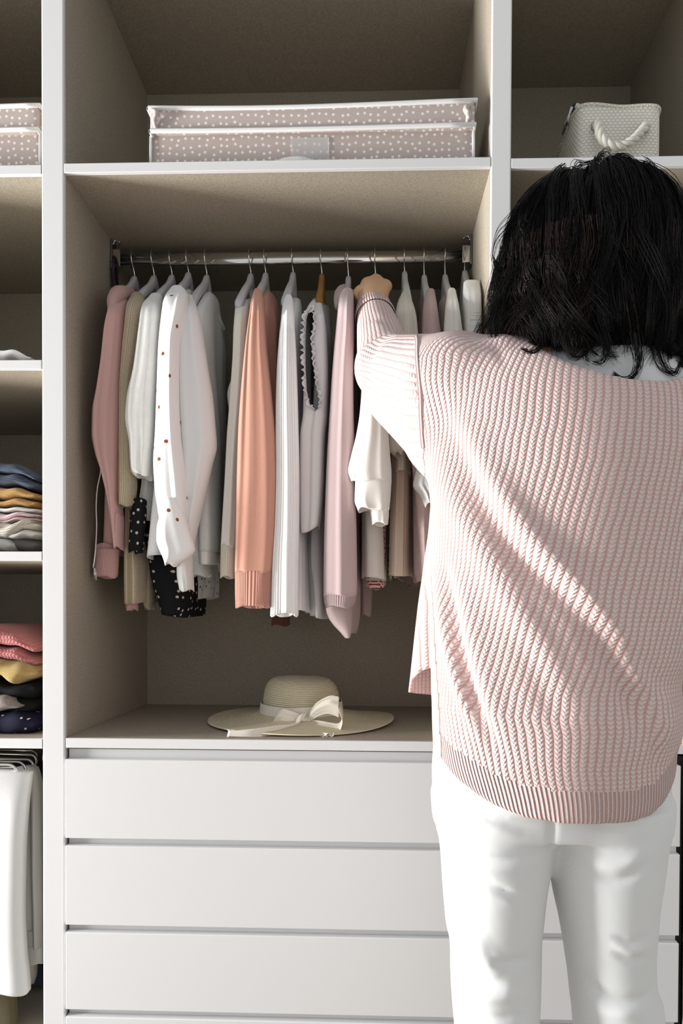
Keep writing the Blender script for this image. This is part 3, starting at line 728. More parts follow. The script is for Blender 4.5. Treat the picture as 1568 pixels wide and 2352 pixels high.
# 15 fuzzy white garment at the right end
g = garment('fleecy_jacket', hp(14), 650, 'fleecy white jacket at the right end of the rail', 'jacket')
body('body', [(652, 1068, 1100), (720, 1066, 1102), (850, 1066, 1104), (1000, 1066, 1102), (1250, 1064, 1100)], hp(14)+8, m_fluffy, g, Yn=.13, seed=73, hf=.014, yfar=.44)
strip('sleeve', [(650, 1064, 1101), (670, 1063, 1103), (720, 1065, 1104), (790, 1066, 1105), (1000, 1062, 1100), (1200, 1060, 1096)], .10, .03, m_fluffy, g, 75, 3, .007, lean_top=.03, power=.6)
# dark purple belt on the rail's left bracket
g = empty('belt', tuple(W(262, 590, .25)), 'thin dark purple belt hung on the left rail bracket', 'belt')
m_belt = plain('dark_purple_strap', (.035, .012, .03), .35)
pts = spline([W(258, 600, .262), W(256, 625, .262), W(260, 655, .262), W(262, 690, .262), W(264, 720, .262)], 30)
Q = np.zeros((30, 2, 3)); Q[:, 0] = pts; Q[:, 1] = pts+np.array([.006, .02, 0])
ob = grid_obj('strap', Q, m_belt, g, False, uv=Q[..., 1:3].copy()); ob.modifiers.new('leather', 'SOLIDIFY').thickness = .003
tube('belt_loop', spline([W(258, 602, .262), W(262, 588, .268), W(268, 600, .27), W(271, 640, .265)], 20), .0025, m_belt, g, 8)

# ------------------------------------------------------------------ storage boxes, basket, hat, folded clothes
m_star = starry('taupe_star_print', (.50, .42, .39), (.82, .80, .78), 62, .0041)
m_pipe = F('white_piping', (.80, .79, .79), 'rib', .004, .3, dark=(.74, .73, .73))
m_pocket = plain('clear_pocket', (.78, .77, .77), .25, spec=.5); m_pocket.node_tree.nodes['Principled BSDF'].inputs['Alpha'].default_value = .28
def rbox(name, lo, hi, r, mat, parent, bulge=0, top_sag=0, nu=18, **kw):
    """soft box: rounded superellipsoid-like grid, uv in metres on every side"""
    lo = np.array(lo, float); hi = np.array(hi, float); c = (lo+hi)/2; hs = (hi-lo)/2
    Vs, Fs, Us, off = [], [], [], 0
    for ax in range(3):
        for sg in (-1, 1):
            b_, c_ = (ax+1) % 3, (ax+2) % 3
            g = np.sin(np.linspace(-1, 1, nu)*np.pi/2)
            A, B = np.meshgrid(g, g, indexing='ij')
            p = np.zeros((nu, nu, 3)); p[..., ax] = sg*hs[ax]; p[..., b_] = A*hs[b_]; p[..., c_] = B*hs[c_]
            q = np.clip(p, -(hs-r), hs-r); d = p-q; L = np.linalg.norm(d, axis=-1, keepdims=True)
            p2 = q+d/np.maximum(L, 1e-9)*np.minimum(r, L+1)
            u = p2.copy()
            if bulge:
                k = np.ones((nu, nu))
                for a3 in range(3):
                    if a3 != ax: k = k*(1-np.clip(np.abs(p2[..., a3])/hs[a3], 0, 1)**2)
                p2[..., ax] += sg*bulge*k
            if ax == 2 and sg == 1 and top_sag: p2[..., 2] -= top_sag*(1-np.abs(A)**2)*(1-np.abs(B)**2)
            Vs.append((p2+c).reshape(-1, 3))
            order = {0: (1, 2), 1: (0, 2), 2: (0, 1)}[ax]
            Us.append(np.stack([u[..., order[0]]+ax*.37, u[..., order[1]]+ax*.21], -1).reshape(-1, 2))
            f = grid_faces(nu, nu, False)+off
            Fs.append(f if sg > 0 else f[:, ::-1]); off += nu*nu
    return mesh_obj(name, np.vstack(Vs), np.vstack(Fs), mat, parent, uv=np.vstack(Us), **kw)
def storage_box(x0, x1, Yf, Yb, zb, pt, pl, pxm, label, ln, tab=True):
    """pt, pl: photo rows of lid top and of its lower piping"""
    zt_ = Wz(pt, Yf, pxm); zl = Wz(pl, Yf-.012, pxm)
    g = empty('storage_box', ((x0+x1)/2, (Yf+Yb)/2, zb), label, 'box', 'starred fabric storage boxes')
    rbox('box_body', (x0+.004, Yf, zb), (x1-.004, Yb, zt_-.006), .006, m_star, g, bulge=.004)
    ld = rbox('lid', (x0+.004, Yf-.012, zl), (x1-.002, Yb+.004, zt_), .008, m_star, g, bulge=.003, top_sag=.006)
    r = .0052
    def loop(xa, xb, ya, yb, z, name, par, wob):
        p = []
        for a, b in (((xa, ya), (xb, ya)), ((xb, ya), (xb, yb)), ((xb, yb), (xa, yb)), ((xa, yb), (xa, ya))):
            for t in np.linspace(0, 1, 14)[:-1]:
                x, y = a[0]+(b[0]-a[0])*t, a[1]+(b[1]-a[1])*t
                p.append((x, y, z+wob*math.sin(5*x+3*y)-wob*1.2*math.sin(math.pi*t)))
        p.append(p[0]); return tube(name, p, r, m_pipe, par, 8, False)
    loop(x0+.002, x1, Yf-.013, Yb+.005, zt_-.003, 'piping', ld, .003)
    loop(x0+.008, x1-.003, Yf-.016, Yb+.006, zl+.003, 'piping', ld, .0015)
    for x in (x0+.004, x1-.004):
        tube('corner_piping', [(x, Yf-.001, zb), (x, Yf-.002, (zb+zl)/2), (x, Yf-.001, zl)], .0035, m_pipe, g, 8)
    if tab:
        for side in (x0+.002, x1-.002):
            sg = 1 if side > (x0+x1)/2 else -1
            q = spline([(side-sg*.004, Yf-.012, zt_-.006), (side-sg*.022, Yf-.022, (zt_+zl)/2+.006), (side-sg*.016, Yf-.020, (zt_+zl)/2-.008), (side-sg*.02, Yf-.014, zl+.002)], 16)
            tube('lid_fold', q, np.concatenate([np.linspace(.003, .007, 8), np.linspace(.007, .004, 8)]), m_star, ld, 8, label='creased corner of the lid')
        a, b = W(668, 318, Yf-.004), W(755, 365, Yf-.004)
        box('label_pocket', (a[0], Yf-.0065, b[2]-.008), (b[0], Yf-.0045, a[2]), m_pocket, g, bev=.0006, label='clear plastic label pocket')
        tube('pocket_seam', [W(755, 316, Yf-.005), W(755, 372, Yf-.005)], .0008, m_pipe, g, 6)
        q = spline([W(622, 374, Yf-.008), W(640, 366, Yf-.012), W(655, 361, Yf-.018), W(690, 358, Yf-.020), W(712, 364, Yf-.016), W(728, 372, Yf-.008)], 30)
        Pq = np.zeros((30, 6, 3))
        for j, w in enumerate(np.linspace(0, 1, 6)): Pq[:, j] = q-np.array([0, .004*math.sin(w*3.1), .030*w])
        hd = grid_obj('handle', Pq, m_pipe, g, False, uv=Pq[..., [0, 2]].copy(), label='white fabric pull handle')
        hd.modifiers.new('cloth', 'SOLIDIFY').thickness = .002
    return g
Yb_ = .03
storage_box(Wx(343, Yb_, 300), Wx(1091, Yb_, 300), Yb_, .50, ZUT, 247, 300, 700, 'wide taupe fabric box with white stars and white piping on the middle top shelf', 0)
storage_box(XL2+.06, Wx(97, .04, 300), .04, .50, ZL1, 251, 304, 40, 'taupe star-print fabric box cut by the left edge of the photo, left top shelf', 1, tab=False)

# woven basket with rope handle
m_bask = woven('cream_paper_weave', (.88, .86, .78), (.62, .60, .51), .010, .0065)
Yk = .06
zt_b = Wz(247, Yk, 1420)
g = empty('storage_basket', (Wx(1423, Yk, 350), .25, ZR1), 'cream woven paper basket with a twisted rope handle, right top shelf', 'basket')
xb0, xb1 = Wx(1324, Yk, 355), Wx(1523, Yk, 355)
nvv, nuu = 22, 120
th = np.linspace(0, 2*np.pi, nuu, endpoint=False)
def ring(k, z, inset):
    tap = .006*(1-k)
    hx, hy = (xb1-xb0)/2-inset-tap*0, .19-inset
    p = 12.0
    c, s = np.cos(th), np.sin(th); rr = (np.abs(c)**p+np.abs(s)**p)**(-1/p)
    x = (xb0+xb1)/2+hx*c*rr; y = Yk+.19+hy*s*rr
    zz = z-.006*k*np.clip(np.cos(th-.8), -1, 1)+.0025*k*np.sin(5*th)
    return np.stack([x, y, np.full(nuu, 1.0)*zz], -1)
rings = [ring(k, ZR1+.001+(zt_b-ZR1)*k, 0) for k in np.linspace(0, 1, nvv)]
rings += [ring(1, zt_b+.003, .003), ring(1, zt_b+.001, .008)]+[ring(k, ZR1+.004+(zt_b-ZR1)*k, .009) for k in np.linspace(.95, 0, 8)]
P = np.array(rings)
uv = np.zeros(P.shape[:2]+(2,))
seg = np.linalg.norm(np.diff(P[0], axis=0, append=P[0][:1]), axis=1); uv[..., 0] = np.concatenate([[0], np.cumsum(seg)[:-1]]); uv[..., 1] = P[..., 2]
grid_obj('basket_body', P, m_bask, g, True, True, True, uv=uv, flip=True)
rim = ring(1, zt_b, -.0005); rim = np.vstack([rim, rim[:1]])
tube('rim', rim, .0035, m_bask, g, 8, False)
m_rope = F('cotton_rope', (.80, .78, .71), 'rib', .002, .3, dark=(.6, .58, .5), rough=.8)
gl, gr = W(1368, 291, Yk-.002), W(1479, 296, Yk-.002)
cpts = spline([gl+[0, .015, .0], gl+[.0, -.01, -.001], W(1378, 312, Yk-.022), W(1396, 331, Yk-.026), W(1420, 337, Yk-.026), W(1448, 325, Yk-.026), W(1468, 306, Yk-.02), gr+[0, -.01, 0], gr+[0, .015, 0]], 90)
t_, N_, B_ = frames(cpts)
ph = np.linspace(0, 11*2*np.pi/3*1.2, 90)
rope0 = None
for k in range(3):
    pth = cpts+.0048*(np.cos(ph+k*2.094)[:, None]*N_+np.sin(ph+k*2.094)[:, None]*B_)
    rope0 = tube('rope_handle' if k == 0 else 'rope_strand', pth, .0056, m_rope, g if k == 0 else rope0, 8)
for p_ in (gl, gr):
    a = np.linspace(0, 2*np.pi, 25)
    tube('eyelet', np.stack([p_[0]+.0095*np.cos(a), np.full(25, Yk-.004), p_[2]+.0095*np.sin(a)], -1), .0022, M['steel'], g, 8, False)
g = empty('scarf', tuple(W(1318, 255, .12)), 'black and white scarf edge peeking out of the cream basket', 'scarf')
m_scarf = F('black_white_print', (.03, .03, .03), 'weave', .001, .2, dots=(90, .0045, (.75, .75, .72), 1))
q = spline([W(1306, 275, .10), W(1312, 250, .10), W(1322, 241, .10), W(1338, 246, .12), W(1350, 262, .16)], 24)
Pq = np.stack([q+np.array([.002*math.sin(j*2), .008*j, .004*math.cos(j*1.7)]) for j in range(8)], 1)
grid_obj('scarf_edge', Pq, m_scarf, g, False, uv=Pq[..., :2]*1.0).modifiers.new('cloth', 'SOLIDIFY').thickness = .002

# straw hat
m_straw = fabric('ivory_straw', (.88, .81, .60), 'rib', .0050, .75, dark=(.66, .58, .39), rough=.7, sheen=.05)
m_ribbon = F('ivory_raw_silk', (.84, .79, .68), 'satin', .001, .25, dark=(.74, .68, .56), rough=.55)
m_fray = F('frayed_white_edge', (.88, .86, .82), 'fluffy', .001, .4)
HY = .262; hcx = Wx(692, HY, 1660)
g = empty('sun_hat', (hcx, HY, ZH), 'wide-brimmed ivory straw hat with a ribbon bow, on the counter below the clothes', 'hat')
crown_w = (Wx(783, HY, 1630)-Wx(601, HY, 1630))/2
hz = Wz(1552, HY, 692)-ZH
n = 96; th = np.linspace(0, 2*np.pi, n, endpoint=False)
prof = [(0.001, hz), (.25, hz-.001), (.5, hz-.0035), (.70, hz-.009), (.83, hz-.020), (.91, hz-.037), (.95, hz-.058), (.97, hz-.08), (1.0, .035), (1.02, .027)]
PR = spline(np.array(prof)*[crown_w, 1], 60)
L = np.concatenate([[0], np.cumsum(np.linalg.norm(np.diff(PR, axis=0), axis=1))])
P = np.zeros((60, n, 3))
for i in range(60):
    r, z = PR[i]
    P[i] = np.stack([hcx+r*np.cos(th), HY+r*1.05*np.sin(th), ZH+z+.003*np.sin(2*th+1)*(r/crown_w)*(z/hz)-.004*(r/crown_w)*np.cos(th)*(z/hz)], -1)
uv = np.zeros((60, n, 2)); uv[..., 0] = L[:, None]; uv[..., 1] = th/(2*np.pi)*.5
grid_obj('crown', P, m_straw, g, True, True, False, uv=uv, flip=True)
bw = (Wx(903, HY, 1660)-Wx(481, HY, 1660))/2; bd = .225
m_ = 50; P = np.zeros((m_, n, 3))
for i, q in enumerate(np.linspace(0, 1, m_)):
    rx = crown_w*1.0+(bw-crown_w)*q; ry = crown_w*1.05+(bd-crown_w*1.05)*q
    z = .005+.024*(1-q)**1.4+q*(.004+.004*np.cos(2*th+.3)*q+.003*np.sin(3*th+1)*q)
    z = np.maximum(z, .003)
    P[i] = np.stack([hcx+rx*np.cos(th), HY+ry*np.sin(th), ZH+z], -1)
uv = np.zeros((m_, n, 2)); uv[..., 0] = np.linspace(0, bw-crown_w, m_)[:, None]; uv[..., 1] = th*.05
ob = grid_obj('brim', P, m_straw, g, True, uv=uv, flip=True); ob.modifiers.new('straw', 'SOLIDIFY').thickness = .003
P = np.zeros((12, n, 3))
for i, q in enumerate(np.linspace(0, 1, 12)):
    r = crown_w*(1.04-.035*q)
    P[i] = np.stack([hcx+r*np.cos(th), HY+r*1.05*np.sin(th), ZH+.025+.030*q+.004*np.sin(th*1.0+.4)], -1)
uv = np.zeros((12, n, 2)); uv[..., 0] = th*.09; uv[..., 1] = P[..., 2]
ob = grid_obj('hat_band', P, m_ribbon, g, True, uv=uv, flip=True); ob.modifiers.new('silk', 'SOLIDIFY').thickness = .0015
def ribbon(name, cl, wd_, nrm, par, crease=.004, mat=None, fray=True):
    """a soft ribbon: centre line, width vectors at its ends"""
    c = spline(np.array(cl), 40); w = np.array([np.interp(np.linspace(0, 1, 40), np.linspace(0, 1, len(wd_)), [v[k] for v in wd_]) for k in range(3)]).T
    m2 = 12; P = np.zeros((40, m2, 3))
    for j, t in enumerate(np.linspace(-1, 1, m2)):
        P[:, j] = c+w*t*.5+np.array(nrm)*crease*(np.cos(t*4.5)+.5*np.sin(t*9))[None]*np.linspace(.4, 1, 40)[:, None]
    uvr = np.zeros((40, m2, 2)); uvr[..., 0] = np.linspace(0, .06, m2); uvr[..., 1] = np.linspace(0, .2, 40)[:, None]
    o = grid_obj(name, P, mat or m_ribbon, par, False, uv=uvr); o.modifiers.new('silk', 'SOLIDIFY').thickness = .0012
    return o, P
Yw = HY-crown_w*1.05
kn = W(700, 1657, Yw-.014)
bow = mesh_obj('bow', *(lambda P: (P.reshape(-1, 3), grid_faces(10, 14, True)))(np.array([[kn+np.array([.011*math.cos(a)*math.sin(b), .008*math.sin(a)*math.sin(b), .013*math.cos(b)]) for a in np.linspace(0, 2*np.pi, 14, endpoint=False)] for b in np.linspace(.15, 3.0, 10)])), m_ribbon, g)
y0 = Yw-.016
# right loop (big, standing), left flattened loop, two tails
ribbon('bow_loop', [W(704, 1655, y0), W(725, 1632, y0-.012), W(755, 1619, y0-.02), W(778, 1624, y0-.022)], [(.004, 0, .020), (.002, 0, .036), (.004, 0, .042), (.0, .004, .050)], (0, -1, 0), bow)
ribbon('bow_loop', [W(778, 1626, y0-.020), W(786, 1650, y0-.030), W(776, 1672, y0-.034), W(740, 1668, y0-.024), W(706, 1660, y0-.004)], [(0, .03, .01), (0, .03, .014), (0, .026, .022), (0, .012, .022), (0, .006, .015)], (0, -1, .3), bow)
ribbon('bow_loop', [W(698, 1655, y0), W(672, 1650, y0-.006), W(640, 1646, y0-.006), W(622, 1664, y0-.010)], [(0, 0, .022), (.0, .004, .034), (.01, .01, .034), (.014, .012, .020)], (0, -1, 0), bow)
ribbon('bow_tail', [W(694, 1640, y0-.006), W(680, 1665, y0-.026), W(640, 1676, y0-.062), W(580, 1682, y0-.092), W(524, 1683, y0-.094)], [(.022, 0, .008), (.018, .012, .018), (.004, .020, .020), (.002, .024, .012), (.0, .030, .004)], (0, -.4, 1), bow)
ribbon('bow_tail', [W(696, 1662, y0-.008), W(712, 1676, y0-.034), W(732, 1686, y0-.062), W(752, 1690, y0-.092)], [(.016, .004, .006), (.028, .004, .004), (.038, 0, .006), (.034, -.006, .006)], (0, -.5, 1), bow)
for a, b in (((524, 1676), (556, 1692)), ((733, 1698), (768, 1684))):
    pa_, pb_ = W(*a, y0-.085), W(*b, y0-.09)
    r_ = np.random.default_rng(a[0])
    mid = [pa_+(pb_-pa_)*t+np.array([r_.uniform(-.002, .002), r_.uniform(-.002, .002), r_.uniform(-.0015, .0015)]) for t in np.linspace(0, 1, 14)]
    tube('frayed_edge', mid, .0018, m_fray, bow, 6)

# folded clothes in the left bay
def lobe(rows, Yf, Yb, zfloor=None):
    """one fold of a folded garment; rows: (px_x, py_top, py_bottom) at its front"""
    R = np.array(rows, float); R = np.vstack([[R[0, 0]-170, R[0, 1]+(R[0, 1]-R[1, 1])*.3, R[0, 2]], R]) if R[0, 0] > -100 else R
    nvl, nl = 60, 28; xs = np.linspace(R[0, 0], R[-1, 0], nvl)
    tp, bt = pchip(R[:, 0], R[:, 1], xs), pchip(R[:, 0], R[:, 2], xs)
    a = np.linspace(np.pi, 3*np.pi, nl, endpoint=False); P = np.zeros((nvl, nl, 3))     # seam at the back
    for i in range(nvl):
        A, B = W(xs[i], tp[i], Yf+.02), W(xs[i], bt[i], Yf+.02)
        zc, hh = (A[2]+B[2])/2, max((A[2]-B[2])/2, .003); x = (A[0]+B[0])/2
        e = math.sqrt(max(0, 1-max(0, (i-(nvl-7))/6.5)**2)) if i > nvl-7 else 1
        c, s = np.cos(a), np.sin(a)
        yy = (Yf+Yb)/2-(Yb-Yf)/2*np.sign(c)*np.abs(c)**.35
        P[i] = np.stack([np.full(nl, x), yy+.003*math.sin(i*.35), zc+hh*e*np.sign(s)*np.abs(s)**.7], -1)
        P[i, :, 2] += .0015*np.sin(i*.5+yy*30)*(np.abs(s) > .2)
    return P
def folded(label, mat, lobes, Yf=.05, Yb=.36, cat='sweater', name='folded_sweater', group=None):
    Ps = [lobe(r, Yf+.004*k, Yb) for k, r in enumerate(lobes)]
    allp = np.vstack([p.reshape(-1, 3) for p in Ps]); c = allp.mean(0)
    g = empty(name, (c[0], c[1], allp[:, 2].min()), label, cat, group)
    for P in Ps:
        uv = np.zeros(P.shape[:2]+(2,))
        d = np.linalg.norm(np.diff(P, axis=1, append=P[:, :1]), axis=-1); uv[..., 0] = np.concatenate([np.zeros((len(P), 1)), np.cumsum(d, 1)[:, :-1]], 1); uv[..., 1] = P[..., 0]
        grid_obj('fold', P, mat, g, True, True, True, uv=uv)
    return g
m_navyknit = F('navy_knit', (.055, .08, .14), 'rib', .0045, .8, dark=(.02, .03, .055))
m_mustk = F('mustard_knit', (.58, .34, .12), 'knit', .005, .9, dark=(.30, .15, .04))
m_lgrey = F('light_grey_jersey', (.62, .61, .59), 'weave', .001, .05)
m_palep = F('pale_pink_rib', (.78, .60, .61), 'rib', .004, .6, dark=(.58, .38, .40))
m_crmk = F('cream_rib_knit', (.76, .70, .62), 'rib', .005, .8, dark=(.5, .44, .36))
m_dgrey = F('charcoal_melange', (.16, .15, .145), 'weave', .001, .1, mottled=.6)
m_rose = F('dusty_rose_knit', (.48, .17, .16), 'knit', .012, .5, dark=(.34, .11, .11))
m_ochre = F('ochre_knit', (.52, .36, .13), 'knit', .0045, .8, dark=(.26, .16, .05))
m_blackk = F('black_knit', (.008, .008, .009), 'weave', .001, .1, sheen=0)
m_heath = F('heather_grey_fleece', (.36, .32, .28), 'fluffy', .002, .8, dark=(.12, .1, .09))
m_navy = F('navy_fleece_sparse_stars', (.014, .014, .035), 'fluffy', .002, .5, dark=(.008, .008, .02), dots=(26, .0028, (.6, .58, .5), 1), sheen=0)
G3 = 'folded clothes in the left bay'
folded('white folded garment alone on the upper left shelf', m_white, [[(0, 803, 828), (35, 805, 828), (60, 815, 828), (80, 826, 829)]], cat='garment', name='folded_garment', group=G3)
folded('dark navy ribbed sweater topmost of the middle left stack', m_navyknit, [[(0, 1060, 1087), (30, 1063, 1090), (60, 1073, 1096), (88, 1092, 1110)], [(0, 1086, 1118), (40, 1087, 1118), (70, 1096, 1124), (89, 1106, 1130)]], group=G3)
folded('mustard chunky knit sweater under the navy one', m_mustk, [[(0, 1117, 1148), (45, 1120, 1145), (70, 1127, 1146), (89, 1131, 1148)], [(0, 1150, 1168), (40, 1144, 1165), (89, 1148, 1168)]], group=G3)
folded('thin light grey garment under the mustard sweater', m_lgrey, [[(0, 1166, 1178), (40, 1166, 1177), (89, 1165, 1180)]], cat='garment', name='folded_garment', group=G3)
folded('pale pink ribbed garment folded in the middle left stack', m_palep, [[(0, 1176, 1202), (20, 1178, 1200), (60, 1176, 1190), (89, 1178, 1190)], [(14, 1193, 1206), (50, 1188, 1200), (89, 1187, 1200)]], cat='garment', name='folded_garment', group=G3)
folded('cream ribbed knit with sleeve end folded to the front', m_crmk, [[(0, 1207, 1237), (20, 1205, 1236), (45, 1197, 1228), (62, 1189, 1213), (77, 1191, 1206)], [(40, 1200, 1222), (89, 1197, 1216)]], Yf=.03, group=G3)
folded('white and grey jersey near the bottom of the middle left stack', m_lgrey, [[(0, 1236, 1267), (20, 1234, 1267), (33, 1240, 1265)], [(48, 1222, 1238), (70, 1214, 1236), (89, 1216, 1237)]], Yf=.035, cat='garment', name='folded_garment', group=G3)
folded('charcoal melange sweater at the bottom of the middle left stack', m_dgrey, [[(10, 1240, 1267), (40, 1235, 1267), (89, 1236, 1267)]], Yf=.06, group=G3)
folded('dusty rose sweater topmost of the lower left stack', m_rose, [[(0, 1436, 1484), (30, 1448, 1485), (60, 1463, 1492), (89, 1478, 1506)], [(0, 1484, 1514), (40, 1486, 1520), (70, 1500, 1530), (89, 1508, 1535)]], group=G3)
folded('ochre knit sweater under the dusty rose one', m_ochre, [[(0, 1514, 1556), (20, 1514, 1570), (32, 1516, 1575), (60, 1522, 1562), (89, 1534, 1553)]], Yf=.03, group=G3)
folded('black garment between ochre sweater and navy fleece', m_blackk, [[(0, 1560, 1600), (40, 1572, 1605), (89, 1553, 1610)], [(0, 1596, 1634), (89, 1600, 1640)]], Yf=.06, cat='garment', name='folded_garment', group=G3)
folded('heather grey fleece poking out above the navy fleece', m_heath, [[(0, 1595, 1634), (25, 1602, 1630), (40, 1612, 1626), (52, 1619, 1624)]], Yf=.035, Yb=.25, group=G3)
folded('dark navy fleece with sparse white stars at the stack bottom', m_navy, [[(0, 1634, 1690), (30, 1630, 1690), (60, 1634, 1687), (89, 1640, 1684)]], Yf=.045, group=G3)
folded('flat white cloth lying under the navy fleece', m_white, [[(20, 1690, 1699), (60, 1686, 1699), (89, 1683, 1698)]], Yf=.06, Yb=.4, cat='cloth', name='folded_cloth', group=G3)

# trouser rack with hanging trousers
g = empty('trouser_rack', tuple(W(20, 1770, .1)), 'chrome trouser rack with looped bars, lower left bay', 'rack')
def loop_bar(pxr, pt, pb, Y, name):
    top, bot = W(pxr-24, pt, Y), W(pxr-24, pb, Y)
    r = (top[2]-bot[2])/2; cz = (top[2]+bot[2])/2; xl = XL2+.02
    a = np.linspace(np.pi/2, -np.pi/2, 16)
    pts = [(xl, Y, top[2]+.004)]+[(top[0]+r*math.cos(t), Y, cz+r*math.sin(t)) for t in a]+[(xl, Y, bot[2]-.002)]
    tube(name, pts, .0032, M['chrome'], g, 10)
    return W(pxr-24, pt, Y), W(pxr-24, pb, Y)
loop_bar(43, 1756, 1797, .02, 'loop_bar'); loop_bar(64, 1750, 1787, .075, 'loop_bar'); loop_bar(85, 1744, 1776, .13, 'loop_bar')
loop_bar(94, 1733, 1762, .21, 'loop_bar'); loop_bar(96, 1724, 1750, .29, 'loop_bar')
xa = Wx(95, .04, 1730)
box('rack_slide', (XLL-.02, .04, Wz(1735, .1, 90)), (XLL-.001, .46, Wz(1722, .1, 90)), M['steel'], g, bev=.002)
m_jean = F('pale_grey_denim', (.70, .70, .70), 'weave', .001, .2, dark=(.64, .64, .64))
m_jean2 = F('off_white_denim', (.68, .665, .64), 'weave', .001, .2, dark=(.61, .595, .57))
m_denim = F('dark_denim', (.018, .025, .05), 'weave', .001, .3)
m_olive = F('olive_suede', (.13, .11, .06), 'fluffy', .002, .3, dark=(.1, .085, .045))
t1 = empty('trousers', tuple(W(-20, 1790, .02)), 'pale grey jeans draped over the front bar of the rack', 'trousers', 'trousers on the rack')
strip('trouser_leg', [(1772, -180, 74), (1790, -180, 72), (1850, -182, 65), (1950, -182, 58), (2080, -182, 56), (2180, -182, 60), (2240, -182, 66), (2276, -182, 68)], .03, .02, m_jean, t1, 91, 4, .008, lean_top=0, n=90, power=.5)
t2 = empty('trousers', tuple(W(70, 1770, .10)), 'off-white jeans with turned-up hem behind the pale grey pair', 'trousers', 'trousers on the rack')
l2 = strip('trouser_leg', [(1764, 40, 84), (1790, 40, 92), (1850, 40, 98), (2000, 40, 101), (2100, 42, 103), (2172, 44, 103)], .10, .02, m_jean2, t2, 93, 5, .010, lean_top=0, power=.5)
strip('turned_hem', [(2168, 44, 104), (2207, 45, 104)], .098, .022, m_jean2, l2, 93, 2, .003, lean_top=0, nv=10, power=.5)
strip('trouser_leg', [(2120, 50, 80), (2190, 52, 84), (2240, 55, 82), (2262, 60, 74)], .16, .02, m_jean2, t2, 95, 3, .006, lean_top=0, nv=30)
t3 = empty('trousers', tuple(W(80, 1765, .22)), 'dark blue jeans hanging at the back of the rack', 'trousers', 'trousers on the rack')
strip('trouser_leg', [(1752, 20, 104), (1900, 20, 108), (2215, 20, 108), (2252, 24, 106)], .25, .02, m_denim, t3, 97, 3, .004, lean_top=0, power=.5)
strip('hem', [(2240, 60, 108), (2256, 62, 106)], .245, .02, F('denim_hem', (.07, .085, .12), 'weave', .001, .3), t3, 97, 2, .002, lean_top=0, nv=8, power=.5)
t4 = empty('coat', tuple(W(-20, 2250, .075)), 'olive suede garment hanging at the lower left corner', 'coat')
strip('panel', [(2262, -180, 34), (2300, -180, 37), (2352, -180, 40), (2378, -180, 41)], .075, .016, m_olive, t4, 99, 4, .005, lean_top=0, power=.5)
t5 = empty('trousers', tuple(W(80, 1765, .36)), 'black cloth strip added as shade at the very back of the rack', 'trousers', 'trousers on the rack')
strip('trouser_leg', [(1752, -100, 112), (2000, -100, 114), (2215, -100, 116), (2238, -100, 116)], .40, .02, m_blackk, t5, 97, 3, .004, lean_top=0, power=.5)  # added black sheet standing in for the deep shade behind the rack

# ------------------------------------------------------------------ the woman
m_skin = plain('warm_skin', (.72, .455, .285), .5, spec=.35)
m_skin.node_tree.nodes['Principled BSDF'].inputs['Subsurface Weight'].default_value = .12
m_skin.node_tree.nodes['Principled BSDF'].inputs['Subsurface Radius'].default_value = (.012, .005, .003)
m_tee = F('white_cotton_tee', (.76, .78, .80), 'weave', .0011, .12, dark=(.72, .74, .76))
m_jeans = F('white_stretch_denim', (.80, .81, .81), 'weave', .0009, .12, dark=(.75, .76, .765))
def knit_mat():
    mt, t, b = nt('pale_pink_fisherman_rib'); n = NB(t); uv, u, v = n.uv()
    wob = n.noise(uv, 30, 2)
    u2 = n.math('ADD', u, n.math('MULTIPLY', n.math('SUBTRACT', wob, .5), .004))
    p = .0098
    fu = n.math('PINGPONG', n.math('DIVIDE', u2, p), .5)             # 0 in the groove, .5 on the rib
    row = n.math('ADD', n.math('DIVIDE', v, .0066), n.math('MULTIPLY', fu, 1.2))
    st = n.math('SINE', n.math('MULTIPLY', row, 2*math.pi))
    rib = n.math('SINE', n.math('MULTIPLY', fu, math.pi))
    fine = n.noise(n.mapping(uv, (900, 500, 1)), 1, 3, .7)
    h = n.math('MULTIPLY', rib, n.math('MULTIPLY_ADD', st, .30, .70))
    h = n.math('ADD', h, n.math('MULTIPLY', fine, .22))
    f = n.ramp(h, .22, .72)
    t.links.new(n.mix(f, c4((.62, .37, .34)), c4((.82, .685, .66))), b.inputs['Base Color'])  # grooves painted deeper pink for light bouncing between the ribs
    b.inputs['Roughness'].default_value = .95; b.inputs['Specular IOR Level'].default_value = .1
    b.inputs['Sheen Weight'].default_value = .25
    n.bump(h, .8, .0042, b); return mt
m_knit = knit_mat()
m_knitrib = F('pale_pink_rib_trim', (.80, .65, .625), 'rib', .0062, .9, dark=(.58, .34, .31), sheen=.25)  # deeper pink of bounced light painted into the trim's grooves too
px0 = empty('person', tuple(W(1275, 2735, -.40)), 'person with dark wavy shoulder-length hair reaching for a hanger, in pink sweater and white trousers', 'person')

def stack(rows):
    out = []
    for py, xl, xr, Y, b in rows:
        A, B = W(xl, py, Y), W(xr, py, Y); out.append(((A[2]+B[2])/2, (A[0]+B[0])/2, Y, (B[0]-A[0])/2, b))
    return out
SH, EL_, WR = W(1030, 885, -.335), W(889, 846, -.07), W(861, 726, .085)
SH2, EL2, WR2 = W(1622, 975, -.345), W(1668, 1380, -.30), W(1606, 1700, -.20)
HEADC = W(1370, 590, -.325)

